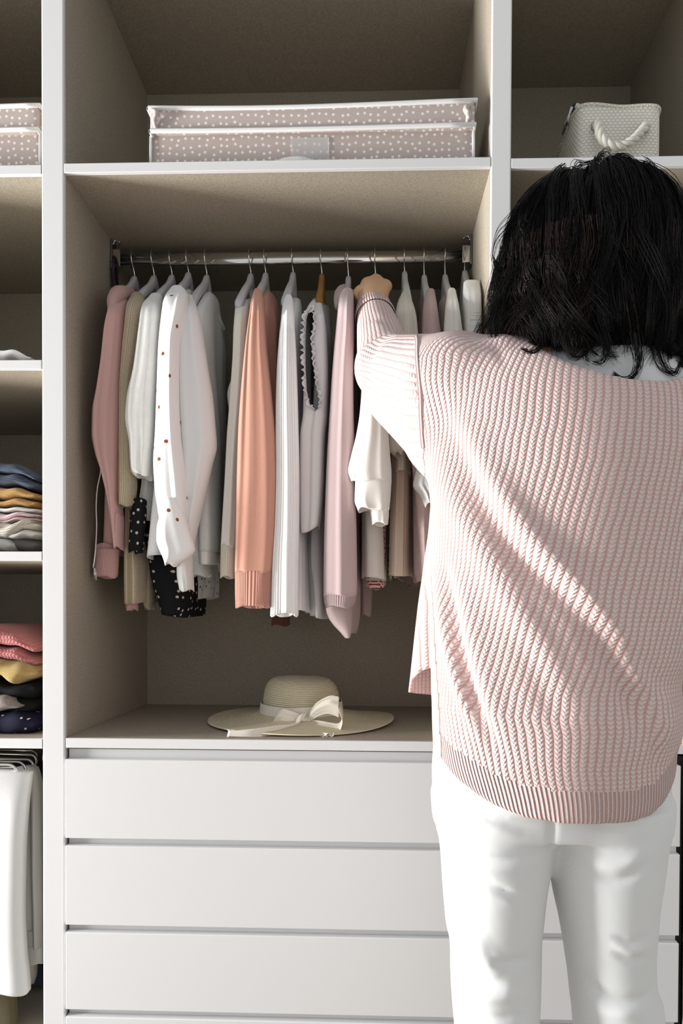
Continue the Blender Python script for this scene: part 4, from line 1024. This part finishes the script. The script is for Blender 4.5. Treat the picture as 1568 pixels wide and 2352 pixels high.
def proj(V):
    d = V-CAM; z = d@FW
    return np.stack([784+SX+FPX*(d@RT)/z, 1176+SY-FPX*(d@UP)/z], -1)
def apply_folds(V, N, folds, back=True):
    q = proj(V); disp = np.zeros(len(V))
    wgt = sstep(.25, -.25, N[:, 1]) if back else 1.0
    wgt = np.clip((.35-N[:, 1])/.5, 0, 1)
    for pts, w, amp in folds:
        c = spline(np.array(pts, float), 40) if len(pts) > 2 else np.linspace(pts[0], pts[1], 40)
        best = np.full(len(V), 1e9); tt = np.zeros(len(V))
        for i in range(39):
            a, b = c[i], c[i+1]; ab = b-a; L2 = ab@ab
            s = np.clip(((q-a)@ab)/L2, 0, 1); d = np.linalg.norm(q-a-s[:, None]*ab, axis=1)
            m__ = d < best; best[m__] = d[m__]; tt[m__] = (i+s[m__])/39
        taper = np.clip(np.minimum(tt, 1-tt)*3.2, 0, 1)
        disp += amp*taper*np.exp(-(best/w)**2)
    return V+N*(disp*wgt)[:, None]

# --- trousers
Yp = -.40
LL = stack([(1830, 1000, 1280, Yp, .115), (1890, 1003, 1272, Yp, .115), (1950, 1011, 1262, Yp, .112), (2050, 1018, 1247, Yp, .105), (2120, 1024, 1240, Yp, .098), (2160, 1032, 1238, Yp, .092),
            (2200, 1034, 1238, Yp, .088), (2260, 1036, 1237, Yp, .086), (2352, 1043, 1232, Yp, .085), (2480, 1058, 1225, Yp-.01, .075), (2690, 1085, 1205, Yp-.01, .055)])
LR = stack([(1830, 1262, 1526, Yp, .115), (1890, 1262, 1522, Yp, .115), (1950, 1259, 1513, Yp, .112), (2050, 1274, 1499, Yp, .105), (2120, 1289, 1494, Yp, .098), (2180, 1299, 1492, Yp, .090),
            (2240, 1308, 1496, Yp, .087), (2290, 1313, 1511, Yp, .086), (2352, 1320, 1512, Yp, .085), (2480, 1335, 1500, Yp-.01, .075), (2690, 1362, 1482, Yp-.01, .055)])
PV = stack([(1640, 1005, 1520, Yp, .10), (1720, 995, 1526, Yp, .118), (1780, 992, 1529, Yp, .122), (1840, 997, 1526, Yp, .122), (1885, 1004, 1521, Yp, .116), (1898, 1030, 1500, Yp, .08)])
lo = np.array([Wx(970, Yp)-.02, Yp-.16, LL[-1][0]-.02]); hi = np.array([Wx(1545, Yp)+.02, Yp+.16, PV[0][0]+.02]); h = .0042
G = gridpts(lo, hi, h)
D = smin(sd_stack(G, LL), sd_stack(G, LR), .02); D = smin(D, sd_stack(G, PV), .02)
V, Fq = surface_nets(D, lo, h); V = laplace(V, Fq, 5); N = vnormals(V, Fq)
V = apply_folds(V, N, [
    ([(1020, 1820), (1080, 1862), (1150, 1890), (1240, 1898)], 10, -0.0026), ([(1035, 1850), (1100, 1885), (1200, 1915)], 15, 0.0033),
    ([(1060, 1962), (1130, 1974), (1240, 1968)], 10, -0.0029), ([(1060, 1985), (1150, 1996), (1235, 1985)], 14, 0.0026),
    ([(1070, 2005), (1130, 2035), (1200, 2062)], 11, -0.0038), ([(1090, 2048), (1150, 2062), (1200, 2080)], 11, 0.0026),
    ([(1035, 2140), (1062, 2210), (1110, 2255), (1165, 2268)], 14, -0.0064), ([(1070, 2130), (1110, 2190), (1160, 2235)], 22, 0.0064),
    ([(1110, 2180), (1150, 2212), (1232, 2198)], 11, -0.0046), ([(1060, 2300), (1120, 2340), (1220, 2330)], 13, -0.0038), ([(1050, 2265), (1120, 2292), (1215, 2280)], 15, 0.0038),
    ([(1266, 1870), (1268, 1910), (1262, 1960)], 8, -0.0038),
    ([(1330, 1998), (1420, 2022), (1505, 1975)], 11, -0.0033), ([(1330, 1970), (1420, 1990), (1500, 1945)], 15, 0.0033),
    ([(1400, 2150), (1450, 2165), (1494, 2150)], 10, -0.0038), ([(1400, 2185), (1450, 2205), (1495, 2195)], 11, -0.0038), ([(1400, 2168), (1450, 2184), (1495, 2172)], 10, 0.0033),
    ([(1310, 2200), (1360, 2265), (1430, 2300), (1490, 2285), (1495, 2235)], 12, -0.0051), ([(1330, 2260), (1400, 2325), (1500, 2325)], 17, 0.0038),
    ([(1340, 1890), (1420, 1903), (1500, 1895)], 9, -0.0020)])
uv = np.stack([V[:, 0]+.5*V[:, 1], V[:, 2]], -1)
tr = mesh_obj('trousers', V, Fq, m_jeans, px0, uv=uv, label='white slim jeans creased behind the knees')

# --- sweater
ST = stack([(795, 1125, 1500, -.35, .05), (815, 1075, 1550, -.35, .07), (850, 1010, 1600, -.352, .098), (910, 975, 1638, -.358, .125), (1000, 978, 1648, -.365, .142), (1100, 986, 1642, -.37, .15), (1250, 990, 1616, -.38, .15),
            (1400, 988, 1596, -.388, .15), (1500, 988, 1574, -.392, .15), (1570, 990, 1550, -.395, .15), (1645, 992, 1557, -.40, .152), (1725, 995, 1538, -.40, .150), (1790, 1003, 1541, -.40, .146), (1900, 1015, 1534, -.40, .140)])
lo = np.array([Wx(800, -.1)-.05, -.58, ST[-1][0]]); hi = np.array([Wx(1775, -.35), .14, Wz(640, .1)]); h = .0055
G = gridpts(lo, hi, h)
Dt = sd_stack(G, ST, 2.0)
Ds = smin(sd_cone(G, SH, EL_, .083, .066), sd_cone(G, EL_, WR, .064, .043), .02)
Ds = smin(Ds, sd_cone(G, W(905, 925, -.12), W(1005, 1005, -.31), .048, .058), .05)
Ds2 = smin(sd_cone(G, SH2, EL2, .078, .062), sd_cone(G, EL2, WR2, .060, .05), .03)
D = smin(Dt, Ds, .05); D = np.where(G[2] > 1.22, smin(D, Ds2, .03), smin(D, Ds2, .004+.026*np.clip((G[2]-1.1)/.12, 0, 1)))
D = smin(D, sd_ell(G, W(1150, 806, -.36), (.03, .05, .016)), .02)
# hem and neck opening
hp_ = np.array([(960, 1650), (985, 1712), (1010, 1765), (1045, 1805), (1130, 1852), (1200, 1875), (1280, 1883), (1440, 1887), (1500, 1878), (1545, 1852), (1600, 1800)], float)
hw = np.array([W(a, b, -.52)[[0, 2]] for a, b in hp_])
zc = np.interp(G[0][:, 0, 0], hw[:, 0], hw[:, 1])[:, None, None]
D = np.maximum(D, np.where(np.abs(G[2]-zc) < .2, zc-G[2], np.sign(zc-G[2])*.2)*.7)
nc = W(1400, 802, -.40); 
nk_ = (np.sqrt(((G[0]-nc[0]-.35*(nc[2]-G[2]))/.125)**2+((G[1]+.37)/.42)**2+((G[2]-nc[2])/.078)**2)-1)*.078
D = np.maximum(D, -nk_)
V, Fq = surface_nets(D, lo, h); V = laplace(V, Fq, 4); N = vnormals(V, Fq)
SW_FOLDS = [
    ([(985, 880), (1040, 1010), (1110, 1150), (1190, 1270), (1280, 1350), (1370, 1450), (1430, 1560)], 29, -0.0125),
    ([(1050, 930), (1110, 1070), (1190, 1200), (1280, 1310), (1390, 1420), (1470, 1500), (1510, 1560)], 37, 0.0133),
    ([(940, 960), (1000, 1080), (1080, 1220), (1170, 1370), (1250, 1500), (1300, 1620)], 37, 0.0101),
    ([(1003, 1240), (1035, 1390), (1065, 1530), (1110, 1660), (1160, 1760)], 16, -0.0125),
    ([(1000, 1290), (1020, 1430), (1060, 1590), (1120, 1730)], 16, 0.0094),
    ([(1045, 1300), (1085, 1470), (1130, 1620), (1180, 1740)], 29, 0.0062),
    ([(1330, 1440), (1410, 1540), (1455, 1640), (1480, 1740)], 22, -0.0078),
    ([(1400, 1480), (1480, 1590), (1510, 1680), (1500, 1760)], 26, 0.0086),
    ([(1500, 1560), (1535, 1640), (1525, 1720)], 20, 0.0062), ([(1470, 1600), (1500, 1690), (1500, 1790)], 12, -0.0055),
    ([(1180, 1440), (1240, 1560), (1290, 1680)], 31, -0.0047),
    ([(905, 765), (860, 790), (838, 850), (860, 900)], 13, -0.0125), ([(925, 790), (880, 815), (865, 870), (890, 930)], 18, 0.0062),
    ([(880, 880), (920, 930), (975, 990)], 15, -0.0062), ([(950, 820), (960, 880), (975, 960)], 8, -0.0039),
    ([(830, 745), (860, 730), (905, 742)], 9, -0.0031), ([(1110, 792), (1140, 800), (1165, 850)], 12, -0.0020),
]
V0 = V.copy()
V = apply_folds(V, N, SW_FOLDS)
hd_ = np.interp(V[:, 0], hw[:, 0], hw[:, 1])
# knit coordinates: round the trunk and down it; along the arm on the sleeves
Vt = [V[:, i].reshape(-1, 1, 1) for i in range(3)]
R_ = np.array(sorted(ST), float)
f = [np.interp(V[:, 2], R_[:, 0], R_[:, i]) for i in range(1, 5)]
ang = np.arctan2((V0[:, 0]-f[0])/f[2], -(V0[:, 1]-f[1])/f[3])
zr = 1.40-V[:, 2]
lean = (.26*np.clip(.25-(V[:, 0]-f[0]), 0, .5)/.5+.02)*np.clip(zr, 0, .55)-.22*np.clip(zr-.55, 0, .4)*np.clip(-(V[:, 0]-f[0]-.05)/.2, -.5, 1)
ut, vt = ang*.205+lean*1.0, V[:, 2]
def arm_uv(V, a, b, c):
    def seg(p, q):
        ab = q-p; L = np.linalg.norm(ab); ab = ab/L; r = V-p; t = r@ab
        e1 = np.array([-1.0, 0, 0])+ab*ab[0]; e1 /= np.linalg.norm(e1); e2 = np.cross(ab, e1)
        d = np.linalg.norm(r-np.clip(t, 0, L)[:, None]*ab, axis=1)
        return d, np.arctan2(r@e2, r@e1)*.062, t, L
    d1, u1, t1, L1 = seg(a, b); d2, u2, t2, _ = seg(b, c)
    m__ = d1 < d2
    return np.where(m__, u1, u2), np.where(m__, t1, L1+t2), np.minimum(d1, d2)
seam = (proj(V)[:, 0] < 958+.06*(proj(V)[:, 1]-800)) | ((V[:, 1] > -.17) & (V[:, 0] < .12))
ua, va, _ = arm_uv(V, SH, EL_, WR)
ub, vb, db = arm_uv(V, SH2, EL2, WR2)
seam2 = (db < .085) & (V[:, 0] > .36+.0*V[:, 2]) & (V[:, 0] > f[0]+f[2]-.035)
uv = np.stack([np.where(seam, ua, np.where(seam2, ub, ut)), np.where(seam, va, np.where(seam2, vb, vt))], -1)
hemz = hd_+.052
isrib = (V[:, 2] < hemz) & (V[:, 0] < .62) & ~seam2
fr = isrib[Fq].all(1)
sw = empty
swo = mesh_obj('sweater', V, Fq, m_knit, px0, uv=uv, label='oversized pale pink ribbed knit sweater')
swo.data.materials.append(m_knitrib)
mi = np.zeros(len(Fq), np.int32); mi[fr] = 1; swo.data.polygons.foreach_set('material_index', mi)
mx_ = seam[Fq].any(1) & ~seam[Fq].all(1); cen_ = V[Fq[mx_]].mean(1); ny_ = N[Fq[mx_]].mean(1)[:, 1]
cen_ = cen_[(ny_ < .1) & (proj(cen_)[:, 0] > 930) & (proj(cen_)[:, 1] < 1040)]; sp_ = []
for z_ in np.arange(cen_[:, 2].max(), cen_[:, 2].min(), -.010):
    k_ = np.abs(cen_[:, 2]-z_) < .008
    if k_.sum() > 1: sp_.append(cen_[k_].mean(0))
if len(sp_) > 5:
    sp_ = np.array(sp_)
    for _ in range(2): sp_[1:-1] = (sp_[:-2]+sp_[1:-1]+sp_[2:])/3
    tube('armhole_seam', spline(sp_, 70), .0042, m_knitrib, swo, 8)
# ribbed cuff of the raised sleeve
ax = WR-EL_; ax = ax/np.linalg.norm(ax)
c0 = WR-ax*.012
cp = np.array([c0+ax*t for t in np.linspace(0, .060, 16)])
cr_ = np.array([.050, .0515, .052, .0515, .0505, .0495, .0475, .0455, .0465, .047, .0465, .0455, .0445, .043, .040, .036])*.92
n = 48; P = tube_geo(cp, cr_, n); uv = np.zeros((16, n, 2)); uv[..., 0] = np.arange(n)/n*.29; uv[..., 1] = np.linspace(0, .066, 16)[:, None]
grid_obj('cuff', P, m_knitrib, swo, True, uv=uv, flip=True, label='ribbed sleeve cuff pushed up the wrist')
# front edge of the sweater swinging forward on the left
NU, NV2 = 40, 60; P = np.zeros((NV2, NU, 3))
for j, t in enumerate(np.linspace(0, 1, NU)):
    near = t < .5; s = t*2 if near else (t-.5)*2
    for i, q in enumerate(np.linspace(0, 1, NV2)):
        bot = (1528+10*s+50*s**5) if near else (1590+10*s)
        py = 1060+(bot-1060)*q
        xl = float(pchip([1060, 1130, 1200, 1300, 1400, 1500, 1600], [990, 992, 988, 975, 961, 950, 939], [py])[0])
        xr = 1065
        px = xr+(xl-xr)*(1-(1-s)**1.5) if near else xl+(xr-xl)*s**1.5
        Y = -.315+.035*s**2 if near else -.28+.075*s
        P[i, j] = W(px, py, Y)
uv = np.zeros((NV2, NU, 2)); uv[..., 0] = P[..., 0]+.4*P[..., 1]; uv[..., 1] = P[..., 2]
ob = grid_obj('front_flap', P, m_knit, swo, False, uv=uv, label='loose front hem of the sweater hanging forward')
sd = ob.modifiers.new('knit', 'SOLIDIFY'); sd.thickness = .005; sd.offset = 0

# --- t-shirt under the neckline
TT = [(z-.010, cx, cy, a*.93, b*.82) for z, cx, cy, a, b in ST[:7]]
lo = np.array([Wx(960, -.35), -.56, ST[5][0]]); hi = np.array([Wx(1680, -.35), -.2, ST[0][0]+.05]); h = .006
G = gridpts(lo, hi, h)
D = sd_stack(G, TT, 2.2)
nb = W(1408, 842, -.37)
D = smin(D, sd_cone(G, nb, nb+np.array([-.012, .012, .05]), .082, .066), .05)
D = np.maximum(D, (G[2]-(nb[2]+.026))-.25*(G[1]+.37))
V, Fq = surface_nets(D, lo, h); V = laplace(V, Fq, 3); N = vnormals(V, Fq)
V = apply_folds(V, N, [([(1290, 835), (1340, 850), (1400, 858)], 7, .003), ([(1420, 850), (1470, 868), (1530, 880)], 7, .003), ([(1300, 825), (1380, 838), (1470, 850)], 5, -.002)])
mesh_obj('t_shirt', V, Fq, m_tee, px0, uv=np.stack([V[:, 0], V[:, 2]], -1), label='white t-shirt collar showing above the sweater')

# --- body: one continuous skin surface, the fist at finer resolution
BT = [(z, cx, cy, a*.80, b*.72) for z, cx, cy, a, b in ST[1:-2]]
lo = np.array([-.12, -.60, -.005]); hi = np.array([.70, .30, 1.80]); h = .0085
G = gridpts(lo, hi, h)
D = sd_stack(G, BT, 2.2)
def shr(rows, k=.82): return [(z, cx, cy, a*k, b*k) for z, cx, cy, a, b in rows]
D = smin(D, sd_stack(G, shr(PV[:-2], .80)), .006)
D = smin(D, np.minimum(sd_stack(G, shr(LL, .78)), sd_stack(G, shr(LR, .78))), .006)
for rows in (LL, LR):                       # feet
    z, cx, cy, a, b = rows[-1]
    D = smin(D, sd_cone(G, (cx, cy, z+.03), (cx, cy, .06), .042, .038), .02)
    D = smin(D, sd_cone(G, (cx, cy-.03, .035), (cx, cy+.13, .022), .032, .024), .03)
D = smin(D, sd_cone(G, SH, EL_, .050, .042), .05); D = smin(D, sd_cone(G, EL_, WR, .040, .030), .02)
D = smin(D, sd_cone(G, SH2, EL2, .050, .040), .05); D = smin(D, sd_cone(G, EL2, WR2, .038, .028), .02)
w2 = WR2+np.array([.062, .05, -.07])
D = smin(D, sd_cone(G, WR2, w2, .027, .030), .02)
for k in range(4): D = smin(D, sd_cone(G, w2+np.array([.0, -.025+.017*k, 0]), w2+np.array([-.012, -.02+.02*k, -.075+.008*abs(k-1.5)]), .0105, .008), .004)
D = smin(D, sd_cone(G, w2+np.array([0, .02, .02]), w2+np.array([-.01, .06, -.03]), .012, .009), .008)
hcz = HEADC[2]
D = smin(D, sd_cone(G, nb, HEADC+np.array([0, -.01, -.05]), .060, .056), .04)
fx, fy = -math.sin(.35), math.cos(.35)      # she faces the rail, a little to the left
def fp(f, s, u): return HEADC+np.array([fx*f+fy*s, fy*f-fx*s, u])
D = smin(D, sd_ell(G, HEADC+np.array([0, -.005, .02]), (.074, .090, .098)), .02)
D = smin(D, sd_ell(G, fp(.03, 0, -.045), (.058, .064, .075)), .03)
D = smin(D, sd_cone(G, fp(.092, 0, .012), fp(.106, 0, -.022), .008, .013), .012)          # nose
D = smin(D, sd_cone(G, fp(.082, -.018, -.052), fp(.082, .018, -.052), .008, .008), .01)   # mouth
D = smin(D, sd_ell(G, fp(.075, 0, -.092), (.024, .022, .018)), .02)                       # chin
for s in (-1, 1):
    D = smin(D, sd_cone(G, fp(.082, s*.015, .03), fp(.070, s*.045, .03), .008, .007), .012)   # brow
    D = smin(D, sd_ell(G, fp(.076, s*.031, .010), (.013, .012, .011)), .004)                  # eye
    D = smin(D, sd_ell(G, fp(-.008, s*.076, .0), (.011, .018, .030)), .006)                   # ear
V1, F1 = surface_nets(D, lo, h); V1 = laplace(V1, F1, 1)
# fist closing on the neck of the hanger
K = [W(886, 658, .205), W(864, 645, .212), W(842, 653, .208), W(825, 673, .198)]
HN = np.array([hook_x(HG[10][0]), ROD_Y, Wz(652, ROD_Y, 862)])
lo = W(812, 720, .08)-np.array([.03, .03, .05]); hi = W(900, 630, .26)+np.array([.04, .09, .03]); h = .0026
G = gridpts(lo, hi, h)
Wb = WR+ax*.02
D = sd_cone(G, WR-ax*.02, Wb+ax*.02, .029, .027)
for k, kp in enumerate(K):
    D = smin(D, sd_cone(G, Wb+ax*.015+(kp-Wb)*.1, kp-np.array([0, .008, .004]), .022, .0135), .022)
for k, kp in enumerate(K):
    L = (.040, .044, .041, .033)[k]; r = (.0098, .0100, .0096, .0086)[k]
    p1 = kp+np.array([(HN[0]-kp[0])*.14, L, -.004]); p2 = p1+np.array([(HN[0]-kp[0])*.12, .012, -.026]); p3 = p2+np.array([0, -.020, -.012])
    df = smin(sd_cone(G, kp, p1, r*1.15, r), sd_cone(G, p1, p2, r, r*.92), .004); df = smin(df, sd_cone(G, p2, p3, r*.92, r*.8), .003)
    D = smin(D, df, .016)
tb = Wb+(K[0]-Wb)*.45+np.array([.014, .01, -.004])
t1 = tb+np.array([.006, .035, -.006]); t2 = t1+np.array([-.014, .028, -.004])
D = smin(D, smin(sd_cone(G, tb, t1, .013, .0115), sd_cone(G, t1, t2, .0112, .009), .004), .008)
V2, F2 = surface_nets(D, lo, h); V2 = laplace(V2, F2, 2)
mesh_obj('body', np.vstack([V1, V2]), np.vstack([F1, F2+len(V1)]), m_skin, px0, uv=None)

# --- hair: a dark core and wavy locks
mt, t_, b_ = nt('dark_brown_hair'); b_.inputs['Base Color'].default_value = (.0018, .0014, .0013, 1)
b_.inputs['Roughness'].default_value = .5; b_.inputs['Specular IOR Level'].default_value = .16; M['hair'] = mt
mt, t_, b_ = nt('auburn_hair'); b_.inputs['Base Color'].default_value = (.016, .006, .0035, 1)
b_.inputs['Roughness'].default_value = .4; b_.inputs['Specular IOR Level'].default_value = .3; M['hair2'] = mt
HC = W(1362, 612, -.325); rx, ry, rzz = .150, .135, .160
rg = np.random.default_rng(7)
def strands(nc, ns, spread, amp, seed, rad, zextra=0, rho=(.88, 1.0), phi_rng=None, a_min=2):
    g_ = np.random.default_rng(seed); N_ = nc*ns; Kp = 24
    ph = g_.uniform(-np.pi*.80-np.pi/2, np.pi*.80-np.pi/2, nc) if phi_rng is None else g_.uniform(*phi_rng, nc)
    a0 = np.radians(g_.uniform(a_min, max(75, a_min+15), nc)); ro = g_.uniform(*rho, nc)
    ze = np.empty(nc); A = g_.uniform(.4, 1.3, nc)*amp; fr_ = g_.uniform(1.1, 2.3, nc); p1 = g_.uniform(0, 6.3, nc); p2 = g_.uniform(0, 6.3, nc); curl = g_.uniform(-1, 1, nc)
    cxp = np.cos(ph)                                     # -1 left .. 1 right
    zpy = 812+16*cxp+26*sstep(-.2, .6, cxp)-g_.uniform(-14, 70, nc)
    ze = 1+(1403-zpy)/FPX*(1.19+.12*np.sin(ph)) - zextra
    rep = lambda x: np.repeat(x, ns)
    PH = rep(ph)+g_.normal(0, spread, N_); A0 = np.clip(rep(a0)+g_.normal(0, spread*.6, N_), .02, 1.5); RO = rep(ro)+g_.normal(0, .018, N_)
    ZE = rep(ze)+g_.normal(0, .008, N_); AA = rep(A)*g_.uniform(.85, 1.15, N_); FR = rep(fr_)+g_.normal(0, .025, N_); P1 = rep(p1)+g_.normal(0, .10, N_); P2 = rep(p2)+g_.normal(0, .10, N_); CU = rep(curl)
    s = np.linspace(0, 1, Kp)[None]
    arc = (np.radians(96)-A0)*rzz; drop = np.maximum((HC[2]-.017)-ZE, .02); tot = arc+drop
    d = s*tot[:, None]; on = np.minimum(d, arc[:, None]); al = A0[:, None]+on/rzz; dn = np.maximum(d-arc[:, None], 0)
    # crown sits a little left of the middle: hair parts there
    hr = np.sin(al)
    flare = 1+.10*np.clip(dn/.12, 0, 1)-.22*np.clip((dn-.10)/.10, 0, 1)**2
    x = HC[0]+rx*RO[:, None]*hr*np.cos(PH)[:, None]*flare
    y = HC[1]+ry*RO[:, None]*hr*np.sin(PH)[:, None]*flare
    z = HC[2]+rzz*RO[:, None]*np.cos(al)-dn
    z -= .014*np.exp(-((x-(HC[0]-.035))/.018)**2)*np.clip(np.cos(al), 0, 1)
    env = AA[:, None]*(.12+np.clip((s-.25)/.75, 0, 1)**1.3)
    w1 = np.sin(2*np.pi*FR[:, None]*s+P1[:, None]); w2_ = np.sin(2*np.pi*FR[:, None]*s+P2[:, None])
    x = x+env*(w1*-np.sin(PH)[:, None]+.8*w2_*np.cos(PH)[:, None]); y = y+env*(w1*np.cos(PH)[:, None]+.8*w2_*np.sin(PH)[:, None])
    z = z+env*.5*np.cos(2*np.pi*FR[:, None]*s+P2[:, None])
    e = np.clip((s-.86)/.14, 0, 1)**2                    # tips curl
    x = x+e*.022*CU[:, None]; z = z+e*.010*np.abs(CU)[:, None]
    P = np.stack([x, y, z], -1)
    T = np.gradient(P, axis=1); T /= np.linalg.norm(T, axis=-1, keepdims=True)+1e-9
    B = np.cross(T, np.array([.31, .52, .79])); B /= np.linalg.norm(B, axis=-1, keepdims=True)+1e-9
    C_ = np.cross(T, B); r = rad*(1-.65*s**2)[..., None]
    ring = np.stack([P+r*(math.cos(a)*B+math.sin(a)*C_) for a in (0, 2.094, 4.189)], 2)      # N,K,3,3
    V = ring.reshape(-1, 3)
    base = (np.arange(N_)*Kp*3)[:, None, None]; k = (np.arange(Kp-1)*3)[None, :, None]; j = np.arange(3)[None, None, :]; j2 = (j+1) % 3
    Fh = np.stack([base+k+j, base+k+j2, base+k+3+j2, base+k+3+j], -1).reshape(-1, 4)
    return V, Fh
lo = HC-np.array([.22, .20, .30]); hi = HC+np.array([.22, .22, .22]); h = .007
G = gridpts(lo, hi, h)
D = sd_ell(G, HC+np.array([0, 0, .0]), (rx*.90, ry*.90, rzz*.92))
D = smin(D, sd_cone(G, HC+np.array([-.045, -.03, -.04]), HC+np.array([-.05, -.04, -.105]), .085, .062), .03)
D = smin(D, sd_cone(G, HC+np.array([.05, -.03, -.04]), HC+np.array([.055, -.04, -.14]), .085, .055), .03)
D = np.maximum(D, -(np.sqrt((G[0]-(HC[0]+fx*.13))**2+(G[1]-(HC[1]+fy*.13))**2+((G[2]-HC[2]+.03)*.8)**2)-.095))
Vc, Fc = surface_nets(D, lo, h); Vc = laplace(Vc, Fc, 2)
a, b = strands(380, 22, .042, .021, 11, .00058)
c, d = strands(110, 16, .035, .030, 12, .0005, zextra=.010, rho=(.95, 1.06))
def curls(nc, ns, seed):
    """short curling tips round the lower edge of the hair"""
    g_ = np.random.default_rng(seed); N_ = nc*ns; Kp = 26; rep = lambda x: np.repeat(x, ns)
    ph = g_.uniform(-np.pi*1.12, np.pi*.12, nc); c0 = np.cos(ph)
    zpy = 800+14*c0+34*sstep(-.2, .7, c0)+g_.uniform(-70, 34, nc)
    z1 = 1+(1403-zpy)/FPX*(1.19+.12*np.sin(ph)); L = g_.uniform(.06, .12, nc); rad = g_.uniform(.007, .017, nc); tn = g_.uniform(.7, 1.6, nc)*np.sign(g_.uniform(-1, 1, nc)); p0 = g_.uniform(0, 6.3, nc)
    ro = g_.uniform(.95, 1.08, nc)
    PH = rep(ph)+g_.normal(0, .018, N_); RO = rep(ro)+g_.normal(0, .010, N_); s = np.linspace(0, 1, Kp)[None]
    R_ = rep(rad)[:, None]*(.3+.9*s); T_ = rep(tn)[:, None]*2*np.pi*s**1.25+rep(p0)[:, None]+g_.normal(0, .1, N_)[:, None]
    x = HC[0]+rx*1.04*(RO*np.cos(PH))[:, None]*(1-.10*s)+R_*np.cos(T_); y = HC[1]+ry*1.04*(RO*np.sin(PH))[:, None]*(1-.12*s)+R_*np.sin(T_)*.8
    z = rep(z1)[:, None]+rep(L)[:, None]*(1-s)+R_*.55*np.sin(T_+1)+g_.normal(0, .003, N_)[:, None]
    P = np.stack([x, y, z], -1)
    T = np.gradient(P, axis=1); T /= np.linalg.norm(T, axis=-1, keepdims=True)+1e-9
    B = np.cross(T, np.array([.31, .52, .79])); B /= np.linalg.norm(B, axis=-1, keepdims=True)+1e-9
    C_ = np.cross(T, B); r = .00055*(1-.6*s**2)[..., None]
    ring = np.stack([P+r*(math.cos(q)*B+math.sin(q)*C_) for q in (0, 2.094, 4.189)], 2)
    base = (np.arange(N_)*Kp*3)[:, None, None]; k = (np.arange(Kp-1)*3)[None, :, None]; j = np.arange(3)[None, None, :]; j2 = (j+1) % 3
    return ring.reshape(-1, 3), np.stack([base+k+j, base+k+j2, base+k+3+j2, base+k+3+j], -1).reshape(-1, 4)
e_, f_ = curls(150, 18, 21)
LOCKS = [([(1455, 770), (1466, 830), (1452, 866), (1428, 874), (1408, 858)], -.475, 34), ([(1150, 690), (1133, 755), (1150, 796), (1186, 792), (1190, 774)], -.40, 26),
         ([(1228, 730), (1242, 785), (1224, 810), (1198, 802)], -.45, 26), ([(1312, 730), (1300, 785), (1322, 820), (1348, 812)], -.475, 26), ([(1500, 770), (1518, 835), (1548, 856), (1562, 836)], -.45, 30),
         ([(1190, 530), (1152, 590), (1138, 655), (1152, 705)], -.36, 14), ([(1190, 500), (1145, 540), (1128, 600)], -.36, 9), ([(1165, 630), (1136, 690), (1126, 745), (1134, 800)], -.38, 16),
         ([(1375, 740), (1392, 800), (1380, 832), (1362, 830)], -.475, 22), ([(1180, 740), (1160, 800), (1130, 812), (1105, 800)], -.40, 12), ([(1270, 600), (1300, 660), (1290, 730), (1320, 780)], -.47, 26),
         ([(1420, 560), (1450, 620), (1440, 690), (1470, 750)], -.468, 26)]
gl_ = np.random.default_rng(5); lv, lf, lo_ = [], [], 0
for pts_, Y_, n_s in LOCKS:
    base_ = np.array([W(x_, y_, Y_) for x_, y_ in pts_])
    for _ in range(n_s):
        off_ = gl_.normal(0, .0042, 3); c_ = spline(base_+off_*np.linspace(1.3, .35, len(base_))[:, None]+gl_.normal(0, .0012, base_.shape), 22)
        Pt = tube_geo(c_, np.linspace(.0006, .00025, 22), 3); lv.append(Pt.reshape(-1, 3)); lf.append(grid_faces(22, 3, True)+lo_); lo_ += 66
f_ = np.vstack([f_]+[q+len(e_) for q in lf]); e_ = np.vstack([e_]+lv)
hair = mesh_obj('hair', np.vstack([Vc, a, c, e_]), np.vstack([Fc, b+len(Vc), d+len(Vc)+len(a), f_+len(Vc)+len(a)+len(c)]), M['hair'], px0, label='dark brown wavy shoulder-length hair')
a, b = strands(40, 9, .05, .022, 13, .0005, zextra=.004, rho=(.98, 1.08), phi_rng=(-np.pi*1.05, -np.pi*.6), a_min=84)
c, d = strands(26, 7, .05, .020, 14, .0005, zextra=.006, rho=(.98, 1.05), phi_rng=(-np.pi*.5, np.pi*.1), a_min=84)
mesh_obj('loose_hair', np.vstack([a, c]), np.vstack([b, d+len(a)]), M['hair2'], hair, label='loose auburn flyaway locks', kind='stuff')
